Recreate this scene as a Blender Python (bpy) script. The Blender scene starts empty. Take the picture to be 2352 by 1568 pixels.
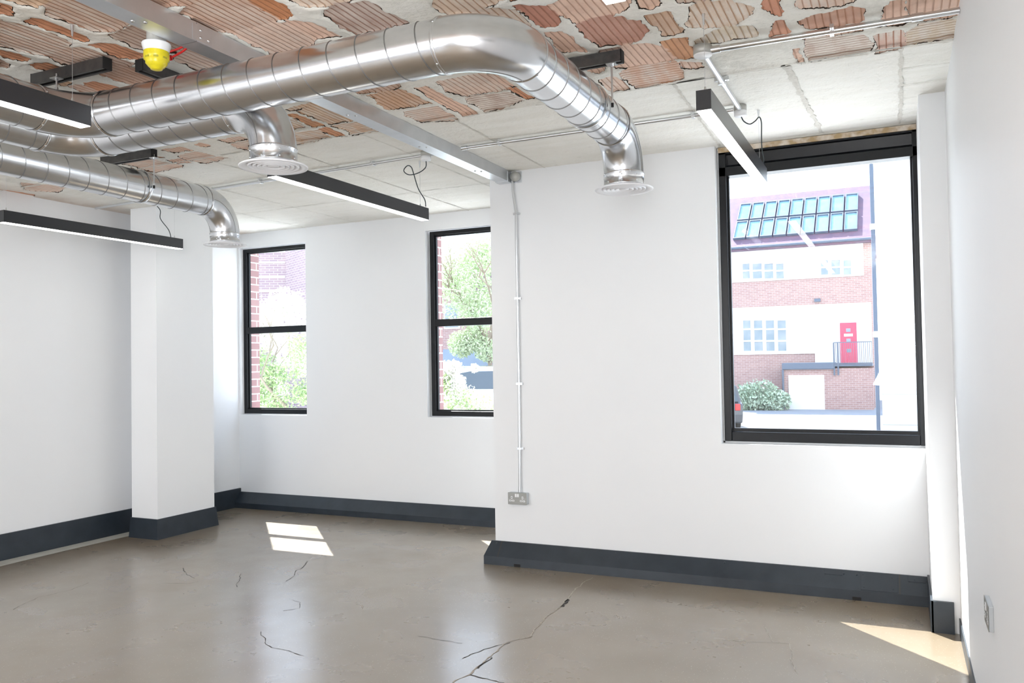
import bpy, bmesh, math, random
import numpy as np
from mathutils import Vector, Matrix
random.seed(7); rng = np.random.default_rng(7)
C = bpy.context.scene.collection
S = bpy.context.scene
PI = math.pi

# ------------------------------------------------------------------ camera
F, YAW, PITCH, ROLL, CH = 1901.82, 0.43673, 0.02544, -0.01672, 1.4024
cy, sy = math.cos(YAW), math.sin(YAW)
fw = Vector((-sy, cy, 0)); rt = Vector((cy, sy, 0)); up = Vector((0, 0, 1))
cp, sp = math.cos(PITCH), math.sin(PITCH)
f2 = cp*fw + sp*up; u2 = -sp*fw + cp*up
cr, sr = math.cos(ROLL), math.sin(ROLL)
r3 = cr*rt + sr*u2; u3 = -sr*rt + cr*u2
cam = bpy.data.cameras.new('camera'); co = bpy.data.objects.new('camera', cam); C.objects.link(co)
m = Matrix((r3, u3, -f2)).transposed().to_4x4(); m.translation = Vector((0, 0, CH)); co.matrix_world = m
cam.sensor_width = 36; cam.lens = F*36/2352; cam.clip_end = 400; cam.clip_start = 0.02
S.camera = co
def at(px, py, ax, v):
    """point of the room seen at a photograph pixel on the plane axis = v"""
    d = f2*F + r3*(px-1176) + u3*(784-py)
    o = Vector((0, 0, CH)); t = (v-o[ax])/d[ax]
    return o + t*d

# ------------------------------------------------------------------ light
S.view_settings.view_transform = 'Standard'; S.view_settings.look = 'None'
S.view_settings.gamma = 1; S.view_settings.use_curve_mapping = False
S.view_settings.exposure = 0.14
w = bpy.data.worlds.new('sky'); S.world = w; w.use_nodes = True
nt = w.node_tree; bg = nt.nodes['Background']
tc = nt.nodes.new('ShaderNodeTexCoord'); sx = nt.nodes.new('ShaderNodeSeparateXYZ'); rp = nt.nodes.new('ShaderNodeValToRGB')
nt.links.new(tc.outputs['Generated'], sx.inputs[0]); nt.links.new(sx.outputs['Z'], rp.inputs[0]); nt.links.new(rp.outputs[0], bg.inputs[0])
rp.color_ramp.elements[0].color = (0.92, 0.95, 1.0, 1); rp.color_ramp.elements[1].color = (0.50, 0.70, 1.0, 1)
rp.color_ramp.elements[1].position = 0.9
bg.inputs[1].default_value = 3.2
def lamp(name, kind, loc, direction, energy, color, **k):
    l = bpy.data.lights.new(name, kind); l.energy = energy; l.color = color
    for a, b in k.items(): setattr(l, a, b)
    o = bpy.data.objects.new(name, l); C.objects.link(o); o.location = loc
    o.rotation_euler = Vector(direction).to_track_quat('-Z', 'Y').to_euler(); return o
lamp('sun', 'SUN', (-20, 24, 40), (0.97, -1, -1.62), 20, (1, 0.985, 0.955), angle=0.006)
# fill lamps added out of view to brighten walls and ceiling
lamp('rear_fill', 'AREA', (-4.4, -3.9, 1.55), (.12, 1, 1.25), 140, (0.93, 0.96, 1.0), shape='RECTANGLE', size=3.0, size_y=2.0)
lamp('side_fill', 'AREA', (.41, -1.4, 1.7), (-1, .45, .6), 215, (0.95, 0.97, 1.0), shape='RECTANGLE', size=2.0, size_y=1.6)  # added fill from the right, aimed at the left wall

# sampling portals in the window openings: they emit nothing, they only guide the sky light
for loc, dr, sx_, sy_ in (((-.43, 5.45, 1.78), (0, -1, 0), 1.2, 1.9), ((-5.6, 6.6, 1.77), (0, -1, 0), .95, 1.75), ((-3.45, 6.6, 1.77), (0, -1, 0), .95, 1.75), ((-4.4, -4.0, 1.55), (0, 1, 0), 3.1, 2.1), ((.50, -1.4, 1.7), (-1, 0, 0), 2.2, 1.7)):
    o = lamp('sky_portal', 'AREA', loc, dr, 1, (1, 1, 1), shape='RECTANGLE', size=sx_, size_y=sy_); o.data.cycles.is_portal = True

# ------------------------------------------------------------------ materials
def mat(name, col=(.8, .8, .8), rough=.6, metal=0, spec=.5, bump=None, noise=None, coat=0):
    m = bpy.data.materials.new(name); m.use_nodes = True; t = m.node_tree; b = t.nodes['Principled BSDF']
    b.inputs['Base Color'].default_value = (*col, 1); b.inputs['Roughness'].default_value = rough
    b.inputs['Metallic'].default_value = metal; b.inputs['Specular IOR Level'].default_value = spec
    if coat: b.inputs['Coat Weight'].default_value = coat
    g = t.nodes.new('ShaderNodeTexCoord')
    if noise:   # (scale, second colour, contrast)
        n = t.nodes.new('ShaderNodeTexNoise'); n.inputs['Scale'].default_value = noise[0]; n.inputs['Detail'].default_value = 6
        r = t.nodes.new('ShaderNodeValToRGB'); r.color_ramp.elements[0].position = .5-noise[2]; r.color_ramp.elements[1].position = .5+noise[2]
        r.color_ramp.elements[0].color = (*col, 1); r.color_ramp.elements[1].color = (*noise[1], 1)
        t.links.new(g.outputs['Object'], n.inputs['Vector']); t.links.new(n.outputs['Fac'], r.inputs[0]); t.links.new(r.outputs[0], b.inputs['Base Color'])
    if bump:    # (scale, strength, distance)
        n2 = t.nodes.new('ShaderNodeTexNoise'); n2.inputs['Scale'].default_value = bump[0]; n2.inputs['Detail'].default_value = 5
        bp_ = t.nodes.new('ShaderNodeBump'); bp_.inputs['Strength'].default_value = bump[1]; bp_.inputs['Distance'].default_value = bump[2]
        t.links.new(g.outputs['Object'], n2.inputs['Vector']); t.links.new(n2.outputs['Fac'], bp_.inputs['Height']); t.links.new(bp_.outputs[0], b.inputs['Normal'])
    return m
def emis(name, col, strength):
    m = bpy.data.materials.new(name); m.use_nodes = True; b = m.node_tree.nodes['Principled BSDF']
    b.inputs['Base Color'].default_value = (.8, .8, .8, 1); b.inputs['Emission Color'].default_value = (*col, 1); b.inputs['Emission Strength'].default_value = strength
    return m
def glass(name, tint=(.97, .99, 1), refl=1.5):
    m = bpy.data.materials.new(name); m.use_nodes = True; t = m.node_tree; t.nodes.clear()
    o = t.nodes.new('ShaderNodeOutputMaterial'); a = t.nodes.new('ShaderNodeBsdfTransparent'); g = t.nodes.new('ShaderNodeBsdfGlossy')
    g.inputs['Roughness'].default_value = .01; a.inputs[0].default_value = (*tint, 1)
    ge = t.nodes.new('ShaderNodeNewGeometry'); dt = t.nodes.new('ShaderNodeVectorMath'); dt.operation = 'DOT_PRODUCT'; x = t.nodes.new('ShaderNodeMixShader')
    t.links.new(ge.outputs['Normal'], dt.inputs[0]); t.links.new(ge.outputs['Incoming'], dt.inputs[1]); last = dt.outputs['Value']
    for op, k in (('ABSOLUTE', 0), ('SUBTRACT', 1), ('POWER', 5), ('MULTIPLY', .92), ('ADD', .045)):   # Schlick reflectance
        n = t.nodes.new('ShaderNodeMath'); n.operation = op
        if op == 'SUBTRACT': n.inputs[0].default_value = 1; t.links.new(last, n.inputs[1])
        else: t.links.new(last, n.inputs[0]); n.inputs[1].default_value = k
        last = n.outputs[0]
    t.links.new(last, x.inputs[0]); t.links.new(a.outputs[0], x.inputs[1]); t.links.new(g.outputs[0], x.inputs[2]); t.links.new(x.outputs[0], o.inputs[0])
    return m
M = {}
M['wall'] = mat('white_plaster', (.85, .866, .885), .55, bump=(6, .12, .01), noise=(1.3, (.88, .89, .90), .3))
M['navy'] = mat('charcoal_gloss_paint', (.016, .023, .032), .38, bump=(40, .15, .002), noise=(9, (.03, .04, .052), .3))
M['black'] = mat('black_gloss_paint', (.005, .006, .008), .30, spec=.35, bump=(30, .25, .003))
M['blackmat'] = mat('black_powder_coat', (.014, .015, .019), .30, spec=.7)
M['hazywall'] = mat('hazy_blue_wall', (.20, .26, .37), .8, noise=(2, (.26, .32, .42), .3))  # haze over the far wall is mixed into its base colour
M['steel'] = mat('galvanised_channel_steel', (.60, .63, .66), .36, .9, bump=(30, .05, .001), noise=(14, (.70, .72, .75), .3))
M['zinc'] = mat('zinc_plated_steel', (.72, .74, .76), .28, 1)
M['duct'] = mat('galvanised_duct_sheet', (.64, .66, .68), .23, 1, bump=(7, .04, .004), noise=(18, (.74, .75, .77), .35))
M['seam'] = mat('duct_seam', (.30, .30, .30), .4, 1)
M['strut'] = mat('dark_strut_steel', (.07, .07, .072), .4, .7, noise=(25, (.13, .125, .12), .3))
M['white'] = mat('white_plastic', (.86, .87, .88), .35)
M['diff'] = mat('white_powder_coat', (.86, .87, .90), .4)
M['greybox'] = mat('grey_conduit_box', (.50, .50, .47), .45, .3)
M['lamp'] = emis('lit_lamp_strip', (1, .97, .92), 9)
M['lamp2'] = emis('window_mount_lamp', (1, 1, 1), 1.5)
M['yellow'] = mat('yellow_plastic', (.80, .68, .02), .3, noise=(30, (.65, .55, .02), .2))
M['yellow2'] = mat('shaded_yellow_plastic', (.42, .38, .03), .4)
M['red'] = mat('red_cable', (.75, .02, .015), .35)
M['cable'] = mat('dark_cable', (.03, .045, .05), .45)
M['socket'] = mat('grey_metal_faceplate', (.33, .33, .31), .4, .35)
M['socketbox'] = mat('grey_metal_backbox', (.52, .55, .57), .4, .3)
M['dark'] = mat('dark_hole', (.01, .01, .01), .8)
M['glass'] = glass('window_glass')
M['crack'] = mat('crack_edge', (.50, .45, .38), .7, noise=(60, (.30, .26, .21), .25))
M['crackdark'] = mat('crack_dark', (.06, .055, .05), .8)
M['joint'] = mat('concrete_joint', (.58, .55, .49), .9, noise=(70, (.80, .78, .72), .25))
M['screed'] = mat('pale_screed', (.50, .49, .44), .6, noise=(10, (.40, .39, .35), .3))
M['wood'] = mat('brown_plaster_strip', (.50, .36, .20), .8, noise=(20, (.80, .72, .62), .12))
M['asphalt'] = mat('asphalt', (.20, .215, .25), .9, noise=(3, (.25, .265, .30), .3))
M['bounce_yard'] = mat('pale_bounce_concrete', (.74, .73, .70), .9, noise=(2, (.68, .67, .64), .3))
M['paving'] = mat('pale_paving', (.26, .25, .24), .9, noise=(2, (.23, .225, .22), .3))
M['render'] = mat('white_render', (.80, .80, .79), .8, noise=(1, (.76, .76, .76), .3))
M['slate'] = mat('purple_roof_slate', (.19, .11, .15), .8, noise=(3, (.12, .085, .13), .3))
M['skyglass'] = mat('skylight_glass', (.13, .27, .36), .12, 0, .9, noise=(2, (.22, .38, .48), .3))
M['paneglass'] = mat('house_window_pane', (.11, .18, .23), .12, 0, .8, noise=(1.5, (.30, .34, .37), .25))
M['bluegrey'] = mat('blue_grey_metal', (.10, .13, .18), .5)
M['reddoor'] = mat('red_door_paint', (.78, .06, .12), .4)
M['bark'] = mat('bark', (.30, .24, .18), .9, bump=(20, .4, .02))
M['leaf'] = mat('green_leaf', (.34, .50, .20), .6, noise=(2, (.52, .62, .32), .3))
M['leaf2'] = mat('birch_leaf', (.48, .60, .34), .6, noise=(1.5, (.66, .72, .50), .3))
M['leaf3'] = mat('grey_green_leaf', (.34, .46, .32), .6, noise=(2, (.50, .58, .46), .3))
M['blossom'] = mat('white_blossom', (.88, .88, .78), .7)
M['carwhite'] = mat('white_car_paint', (.82, .84, .86), .25, coat=1)
M['cardark'] = mat('dark_car_paint', (.05, .055, .065), .2, .3, coat=1)
M['cargrey'] = mat('silver_car_paint', (.32, .35, .38), .25, .5, coat=1)
M['carglass'] = mat('car_glass', (.03, .05, .07), .08, 0, .9)
M['tyre'] = mat('tyre_rubber', (.02, .02, .02), .8)
M['taillight'] = mat('tail_light', (.7, .02, .02), .2)
M['plate'] = mat('yellow_number_plate', (.85, .60, .04), .5)

def brickmat(name, c1, c2, mortar, sc=1.0):
    m = bpy.data.materials.new(name); m.use_nodes = True; t = m.node_tree; b = t.nodes['Principled BSDF']; b.inputs['Roughness'].default_value = .85
    g = t.nodes.new('ShaderNodeNewGeometry'); s1 = t.nodes.new('ShaderNodeSeparateXYZ'); s2 = t.nodes.new('ShaderNodeSeparateXYZ')
    t.links.new(g.outputs['Position'], s1.inputs[0]); t.links.new(g.outputs['Normal'], s2.inputs[0])
    ab = t.nodes.new('ShaderNodeMath'); ab.operation = 'ABSOLUTE'; t.links.new(s2.outputs['X'], ab.inputs[0])
    gt = t.nodes.new('ShaderNodeMath'); gt.operation = 'GREATER_THAN'; gt.inputs[1].default_value = .7; t.links.new(ab.outputs[0], gt.inputs[0])
    mx = t.nodes.new('ShaderNodeMix'); t.links.new(gt.outputs[0], mx.inputs['Factor']); t.links.new(s1.outputs['X'], mx.inputs['A']); t.links.new(s1.outputs['Y'], mx.inputs['B'])
    cb = t.nodes.new('ShaderNodeCombineXYZ'); t.links.new(mx.outputs['Result'], cb.inputs[0]); t.links.new(s1.outputs['Z'], cb.inputs[1])
    k = t.nodes.new('ShaderNodeTexBrick'); t.links.new(cb.outputs[0], k.inputs['Vector'])
    k.inputs['Color1'].default_value = (*c1, 1); k.inputs['Color2'].default_value = (*c2, 1); k.inputs['Mortar'].default_value = (*mortar, 1)
    k.inputs['Scale'].default_value = 1; k.inputs['Mortar Size'].default_value = .006*sc; k.inputs['Brick Width'].default_value = .225*sc; k.inputs['Row Height'].default_value = .075*sc
    t.links.new(k.outputs['Color'], b.inputs['Base Color'])
    return m
M['brick'] = brickmat('red_brick_reveal', (.36, .215, .21), (.30, .165, .165), (.62, .60, .59))
M['brickfar'] = brickmat('facade_brick', (.41, .26, .235), (.34, .205, .19), (.52, .45, .43), 1.2)
M['bricktower'] = brickmat('tower_brick', (.42, .30, .31), (.35, .25, .28), (.66, .60, .60), 1.6)

def ceiling_mat():
    m = bpy.data.materials.new('hollow_tile_and_concrete'); m.use_nodes = True; t = m.node_tree; b = t.nodes['Principled BSDF']; L = t.links.new
    b.inputs['Roughness'].default_value = .9; b.inputs['Specular IOR Level'].default_value = .2
    N = t.nodes.new
    def attr(n): a = N('ShaderNodeAttribute'); a.attribute_name = n; return a
    def math_(op, a, bb=None, c=None, clamp=False):
        k = N('ShaderNodeMath'); k.operation = op; k.use_clamp = clamp
        for i, v in enumerate((a, bb, c)):
            if v is None: continue
            if isinstance(v, (int, float)): k.inputs[i].default_value = v
            else: L(v, k.inputs[i])
        return k.outputs[0]
    def noise(scale, detail=5, vec=None, rough=.6):
        n = N('ShaderNodeTexNoise'); n.inputs['Scale'].default_value = scale; n.inputs['Detail'].default_value = detail; n.inputs['Roughness'].default_value = rough
        L(vec or pos, n.inputs['Vector']); return n.outputs['Fac']
    def ramp(x, a, bb):
        return math_('MULTIPLY', math_('SUBTRACT', x, a), 1/(bb-a), clamp=True)
    def mix(f, a, bb):
        k = N('ShaderNodeMix'); k.data_type = 'RGBA'
        if isinstance(f, (int, float)): k.inputs['Factor'].default_value = f
        else: L(f, k.inputs['Factor'])
        for nme, v in (('A', a), ('B', bb)):
            s = [i for i in k.inputs if i.name == nme and i.type == 'RGBA'][0]
            if isinstance(v, tuple): s.default_value = (*v, 1)
            else: L(v, s)
        return [o for o in k.outputs if o.type == 'RGBA'][0]
    geo = N('ShaderNodeNewGeometry'); pos = geo.outputs['Position']
    sdf = attr('sdf').outputs['Fac']; dirx = attr('dirx').outputs['Fac']; res = attr('res').outputs['Fac']; tint = attr('tint').outputs['Color']
    sep = N('ShaderNodeSeparateXYZ'); L(pos, sep.inputs[0])
    # ridge coordinate
    c = N('ShaderNodeMix'); dsel = math_('GREATER_THAN', dirx, .5); L(dsel, c.inputs['Factor']); L(sep.outputs['X'], c.inputs['A']); L(sep.outputs['Y'], c.inputs['B'])
    wob = math_('MULTIPLY', math_('SUBTRACT', noise(4, 2), .5), .002)
    u = math_('FRACT', math_('MULTIPLY', math_('ADD', c.outputs['Result'], wob), 1/.0285))
    groove = math_('LESS_THAN', math_('ABSOLUTE', math_('SUBTRACT', u, .5)), .10)
    tri = math_('MULTIPLY', math_('ABSOLUTE', math_('SUBTRACT', u, .5)), 2)
    ridgeh = math_('MULTIPLY', math_('MINIMUM', tri, .45), 2.2)
    fn = math_('MULTIPLY', math_('SUBTRACT', noise(45, 4), .5), .010)
    sd = math_('ADD', math_('ADD', sdf, .006), fn)
    mask = math_('GREATER_THAN', sd, 0)
    edge = math_('MULTIPLY', math_('GREATER_THAN', sd, -.0005), math_('LESS_THAN', sd, math_('MULTIPLY', ramp(noise(9, 3), .45, .62), .0045)))
    # stretch noise along the ridges
    mp = N('ShaderNodeMapping'); mp.inputs['Scale'].default_value = (1, .25, 1); L(pos, mp.inputs['Vector'])
    resn = ramp(noise(16, 6, mp.outputs[0]), .40, .62)
    resf = math_('MULTIPLY', math_('MULTIPLY', res, math_('ADD', math_('MULTIPLY', resn, .6), .5)), math_('SUBTRACT', 1, math_('MULTIPLY', groove, .8)), clamp=True)
    tile = mix(resf, tint, (.84, .76, .68))
    tile = mix(math_('MULTIPLY', groove, math_('ADD', .15, math_('MULTIPLY', noise(12), .6))), tile, (.30, .14, .08))
    tile = mix(math_('MULTIPLY', ramp(noise(5), .5, .75), .35), tile, (.40, .20, .12))
    # concrete
    con = mix(ramp(noise(3, 8), .35, .65), (.91, .89, .83), (.82, .80, .73))
    con = mix(math_('MULTIPLY', ramp(noise(11, 6), .55, .75), .5), con, (.93, .92, .88))
    mp2 = N('ShaderNodeMapping'); mp2.inputs['Scale'].default_value = (.18, 1.6, 1); L(pos, mp2.inputs['Vector'])
    board = ramp(sep.outputs['Y'], 3.93, 3.97)
    grain = ramp(noise(9, 7, mp2.outputs[0]), .42, .60)
    con = mix(math_('MULTIPLY', board, math_('ADD', math_('MULTIPLY', grain, .4), .4)), con, (.93, .92, .87))
    rough_ = math_('SUBTRACT', 1, board)
    con = mix(math_('MULTIPLY', rough_, math_('MULTIPLY', ramp(noise(5, 8, rough=.75), .50, .66), .45)), con, (.55, .54, .48))
    con = mix(math_('MULTIPLY', rough_, math_('MULTIPLY', ramp(noise(28, 6, rough=.8), .56, .70), .35)), con, (.42, .40, .35))
    pits = ramp(noise(60, 3, mp2.outputs[0]), .67, .72)
    con = mix(math_('MULTIPLY', pits, .5), con, (.25, .22, .17))
    nearw = ramp(sep.outputs['X'], -5.75, -6.0)
    con = mix(math_('MULTIPLY', nearw, math_('MULTIPLY', noise(4), .9)), con, (.45, .30, .22))
    col = mix(mask, con, tile); col = mix(edge, col, (.05, .035, .025))  # dark line along tile edges: crevice shade put into the colour
    L(col, b.inputs['Base Color'])
    h = math_('ADD', math_('MULTIPLY', mask, math_('MULTIPLY', ridgeh, -.003)), math_('MULTIPLY', noise(40, 6), -.005))
    h = math_('ADD', h, math_('MULTIPLY', noise(8, 4), -.006))
    h = math_('ADD', h, math_('MULTIPLY', edge, .006))
    h = math_('MULTIPLY', h, -1)
    bm = N('ShaderNodeBump'); bm.inputs['Strength'].default_value = 1; bm.inputs['Distance'].default_value = 1.0; L(h, bm.inputs['Height']); L(bm.outputs[0], b.inputs['Normal'])
    return m
def floor_mat():
    m = bpy.data.materials.new('polished_concrete'); m.use_nodes = True; t = m.node_tree; b = t.nodes['Principled BSDF']; L = t.links.new; N = t.nodes.new
    g = N('ShaderNodeNewGeometry')
    def noise(s, d=6, sc=(1, 1, 1)):
        mp = N('ShaderNodeMapping'); mp.inputs['Scale'].default_value = sc; L(g.outputs['Position'], mp.inputs['Vector'])
        n = N('ShaderNodeTexNoise'); n.inputs['Scale'].default_value = s; n.inputs['Detail'].default_value = d; L(mp.outputs[0], n.inputs['Vector']); return n.outputs['Fac']
    def ramp(x, p0, c0, p1, c1):
        r = N('ShaderNodeValToRGB'); r.color_ramp.elements[0].position = p0; r.color_ramp.elements[1].position = p1
        r.color_ramp.elements[0].color = (*c0, 1); r.color_ramp.elements[1].color = (*c1, 1); L(x, r.inputs[0]); return r.outputs[0]
    def mix(f, a, bb, k=1.0):
        x = N('ShaderNodeMix'); x.data_type = 'RGBA'
        mm = N('ShaderNodeMath'); mm.operation = 'MULTIPLY'; mm.inputs[1].default_value = k; L(f, mm.inputs[0]); L(mm.outputs[0], x.inputs['Factor'])
        for nme, v in (('A', a), ('B', bb)):
            s = [i for i in x.inputs if i.name == nme and i.type == 'RGBA'][0]
            if isinstance(v, tuple): s.default_value = (*v, 1)
            else: L(v, s)
        return [o for o in x.outputs if o.type == 'RGBA'][0]
    c = ramp(noise(1.1, 3), .3, (.195, .143, .088), .7, (.26, .202, .135))
    c = mix(ramp(noise(2.2, 3, (1, .5, 1)), .35, (0, 0, 0), .75, (1, 1, 1)), c, (.26, .23, .185), .5)
    sp_ = N('ShaderNodeTexVoronoi'); sp_.inputs['Scale'].default_value = 60; L(g.outputs['Position'], sp_.inputs['Vector'])
    lt = ramp(sp_.outputs['Distance'], .09, (1, 1, 1), .15, (0, 0, 0))
    gate = ramp(noise(1.5, 3), .35, (.1, .1, .1), .75, (1, 1, 1))
    mm = N('ShaderNodeMath'); mm.operation = 'MULTIPLY'; L(lt, mm.inputs[0]); L(gate, mm.inputs[1])
    c = mix(mm.outputs[0], c, (.70, .60, .45), .8)
    L(c, b.inputs['Base Color'])
    r = ramp(noise(3, 5), .3, (.24, .24, .24), .7, (.36, .36, .36)); L(r, b.inputs['Roughness'])
    b.inputs['Specular IOR Level'].default_value = .8
    b.inputs['Coat Weight'].default_value = .7; b.inputs['Coat Roughness'].default_value = .22; b.inputs['Coat IOR'].default_value = 1.6
    bm = N('ShaderNodeBump'); bm.inputs['Strength'].default_value = .10; bm.inputs['Distance'].default_value = .004; L(noise(5, 1), bm.inputs['Height']); L(bm.outputs[0], b.inputs['Normal'])
    return m
M['ceiling'] = ceiling_mat(); M['floor'] = floor_mat()

# ------------------------------------------------------------------ mesh helpers
class MB:
    def __init__(s): s.v = []; s.f = []; s.mi = []; s.sm = []; s.cur = 0
    def add(s, vs, fs, smooth=False):
        n = len(s.v); s.v += [tuple(v) for v in vs]
        for f in fs: s.f.append([i+n for i in f]); s.mi.append(s.cur); s.sm.append(smooth)
        return s
    def box(s, x0, x1, y0, y1, z0, z1, M_=None):
        vs = [Vector(p) for p in ((x0, y0, z0), (x1, y0, z0), (x1, y1, z0), (x0, y1, z0), (x0, y0, z1), (x1, y0, z1), (x1, y1, z1), (x0, y1, z1))]
        if M_: vs = [M_ @ v for v in vs]
        return s.add(vs, [(0, 3, 2, 1), (4, 5, 6, 7), (0, 1, 5, 4), (1, 2, 6, 5), (2, 3, 7, 6), (3, 0, 4, 7)])
    def extr(s, prof, a, b):
        """closed profile of 3-vectors swept from offset a to offset b"""
        n = len(prof); a = Vector(a); b = Vector(b)
        vs = [Vector(p)+a for p in prof] + [Vector(p)+b for p in prof]
        fs = [(i, (i+1) % n, n+(i+1) % n, n+i) for i in range(n)] + [tuple(range(n))[::-1], tuple(range(n, 2*n))]
        return s.add(vs, fs)
    def lathe(s, prof, M_=None, n=32, smooth=True):
        """profile of (radius, z) revolved round z"""
        vs = []; fs = []; k = len(prof)
        for i in range(n):
            a = 2*PI*i/n
            for r, z in prof:
                v = Vector((r*math.cos(a), r*math.sin(a), z)); vs.append(M_ @ v if M_ else v)
        for i in range(n):
            j = (i+1) % n
            for q in range(k-1): fs.append((i*k+q, j*k+q, j*k+q+1, i*k+q+1))
        if prof[0][0] > 1e-6 and False: pass
        return s.add(vs, fs, smooth)
    def tube(s, pts, r, n=16, caps=True, smooth=True):
        pts = [Vector(p) for p in pts]; k = len(pts); rs = r if isinstance(r, (list, tuple)) else [r]*k
        vs = []; fs = []; prev = None
        for i, p in enumerate(pts):
            t = (pts[min(i+1, k-1)]-pts[max(i-1, 0)]).normalized()
            if prev is None:
                a = Vector((0, 0, 1)) if abs(t.z) < .9 else Vector((1, 0, 0))
                u = t.cross(a).normalized()
            else:
                u = (prev - t*prev.dot(t)).normalized()
            prev = u; w_ = t.cross(u)
            for j in range(n):
                an = 2*PI*j/n; vs.append(p + (u*math.cos(an)+w_*math.sin(an))*rs[i])
        for i in range(k-1):
            for j in range(n):
                q = (j+1) % n; fs.append((i*n+j, i*n+q, (i+1)*n+q, (i+1)*n+j))
        s.add(vs, fs, smooth)
        if caps:
            s.add(vs[:n], [tuple(range(n))[::-1]]); s.add(vs[-n:], [tuple(range(n))])
        return s
    def build(s, name, mt, parent=None, kind=None, label=None, bevel=0):
        me = bpy.data.meshes.new(name); me.from_pydata(s.v, [], s.f); me.update()
        for x in (mt if isinstance(mt, (list, tuple)) else [mt]): me.materials.append(M[x])
        me.polygons.foreach_set('material_index', s.mi); me.polygons.foreach_set('use_smooth', s.sm)
        b = bmesh.new(); b.from_mesh(me); bmesh.ops.recalc_face_normals(b, faces=b.faces)
        b.to_mesh(me); b.free()
        o = bpy.data.objects.new(name, me); C.objects.link(o)
        if parent:
            o.parent = parent; o.matrix_parent_inverse = parent.matrix_world.inverted()
        if kind: o['kind'] = kind
        if label: o['label'] = label
        if bevel:
            md = o.modifiers.new('bevel', 'BEVEL'); md.width = bevel; md.segments = 2; md.limit_method = 'ANGLE'
        return o
def tag(o, label, cat, group=None, kind=None):
    o['label'] = label; o['category'] = cat
    if group: o['group'] = group
    if kind: o['kind'] = kind
    return o
def thing(name, loc, label, cat, group=None, kind=None, rz=0):
    o = bpy.data.objects.new(name, None); C.objects.link(o); o.location = loc; o.rotation_euler = (0, 0, rz)
    o.empty_display_size = .1; o.matrix_world = Matrix.Translation(Vector(loc)) @ Matrix.Rotation(rz, 4, 'Z')
    return tag(o, label, cat, group, kind)
def dup(root, delta, label=None, group=None, rz=None):
    def cpy(o, par):
        c = o.copy(); C.objects.link(c)
        if par: c.parent = par
        for ch in list(o.children):
            cpy(ch, c)
        return c
    r = cpy(root, None); r.location = Vector(root.location)+Vector(delta)
    if rz is not None: r.rotation_euler = (0, 0, rz)
    if label: r['label'] = label
    if group: r['group'] = group
    return r
def screw(mb, p, n, r=.004):
    q = Vector(n).to_track_quat('Z', 'Y').to_matrix().to_4x4(); q.translation = Vector(p)
    mb.lathe([(0, r*.7), (r*.6, r*.6), (r, 0), (r, -.001)], q, 10)

# ------------------------------------------------------------------ room constants
H = 2.75; XL = -6.063; XR = 0.247; Y1 = 5.275; Y2 = 6.434; XA = -2.616; YN = 4.748; XN = 0.125; YC = 4.952; XC = -5.551; XCL = -5.846; YCB = 5.575
YB = -4.0
# ---- floor
fb = MB(); fb.box(XL-.3, XR+.3, YB-.3, Y1+.32, -.2, 0); fb.box(XL-.3, XA+.35, Y1+.32, Y2+.28, -.2, 0)
fl = fb.build('floor', 'floor', kind='structure'); tag(fl, 'brown polished concrete floor with fine cracks', 'floor')
s_ = MB(); s_.add([(XL, YB, .0015), (-5.88, YB, .0015), (-5.885, 3.8, .0015), (-5.90, 4.4, .0015), (-5.895, YC+.02, .0015), (XL, YC+.3, .0015)], [(0, 1, 2, 3, 4, 5)])
s_.build('screed_strip', 'screed', fl, label='pale grey strip of floor along the left wall')
def ribbon(mb, pts, w0, z, jag=.006, step=.02, wj=.6):
    """jagged thin crack following world points at height z"""
    P = []
    for a, b in zip(pts[:-1], pts[1:]):
        a = Vector(a); b = Vector(b); n = max(1, int((b-a).length/step))
        for i in range(n): P.append(a.lerp(b, i/n))
    P.append(Vector(pts[-1])); o = 0; vs = []
    for i, p in enumerate(P):
        t = (P[min(i+1, len(P)-1)]-P[max(i-1, 0)]).normalized(); nrm = Vector((-t.y, t.x, 0))
        o = o*.75 + random.uniform(-jag, jag); wd = w0*random.uniform(1-wj, 1+wj)/2
        c = p + nrm*o
        vs += [(c.x-nrm.x*wd, c.y-nrm.y*wd, z), (c.x+nrm.x*wd, c.y+nrm.y*wd, z)]
    mb.add(vs, [(2*i, 2*i+2, 2*i+3, 2*i+1) for i in range(len(P)-1)])
def fpts(l): return [at(x, y, 2, 0) for x, y in l]
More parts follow.
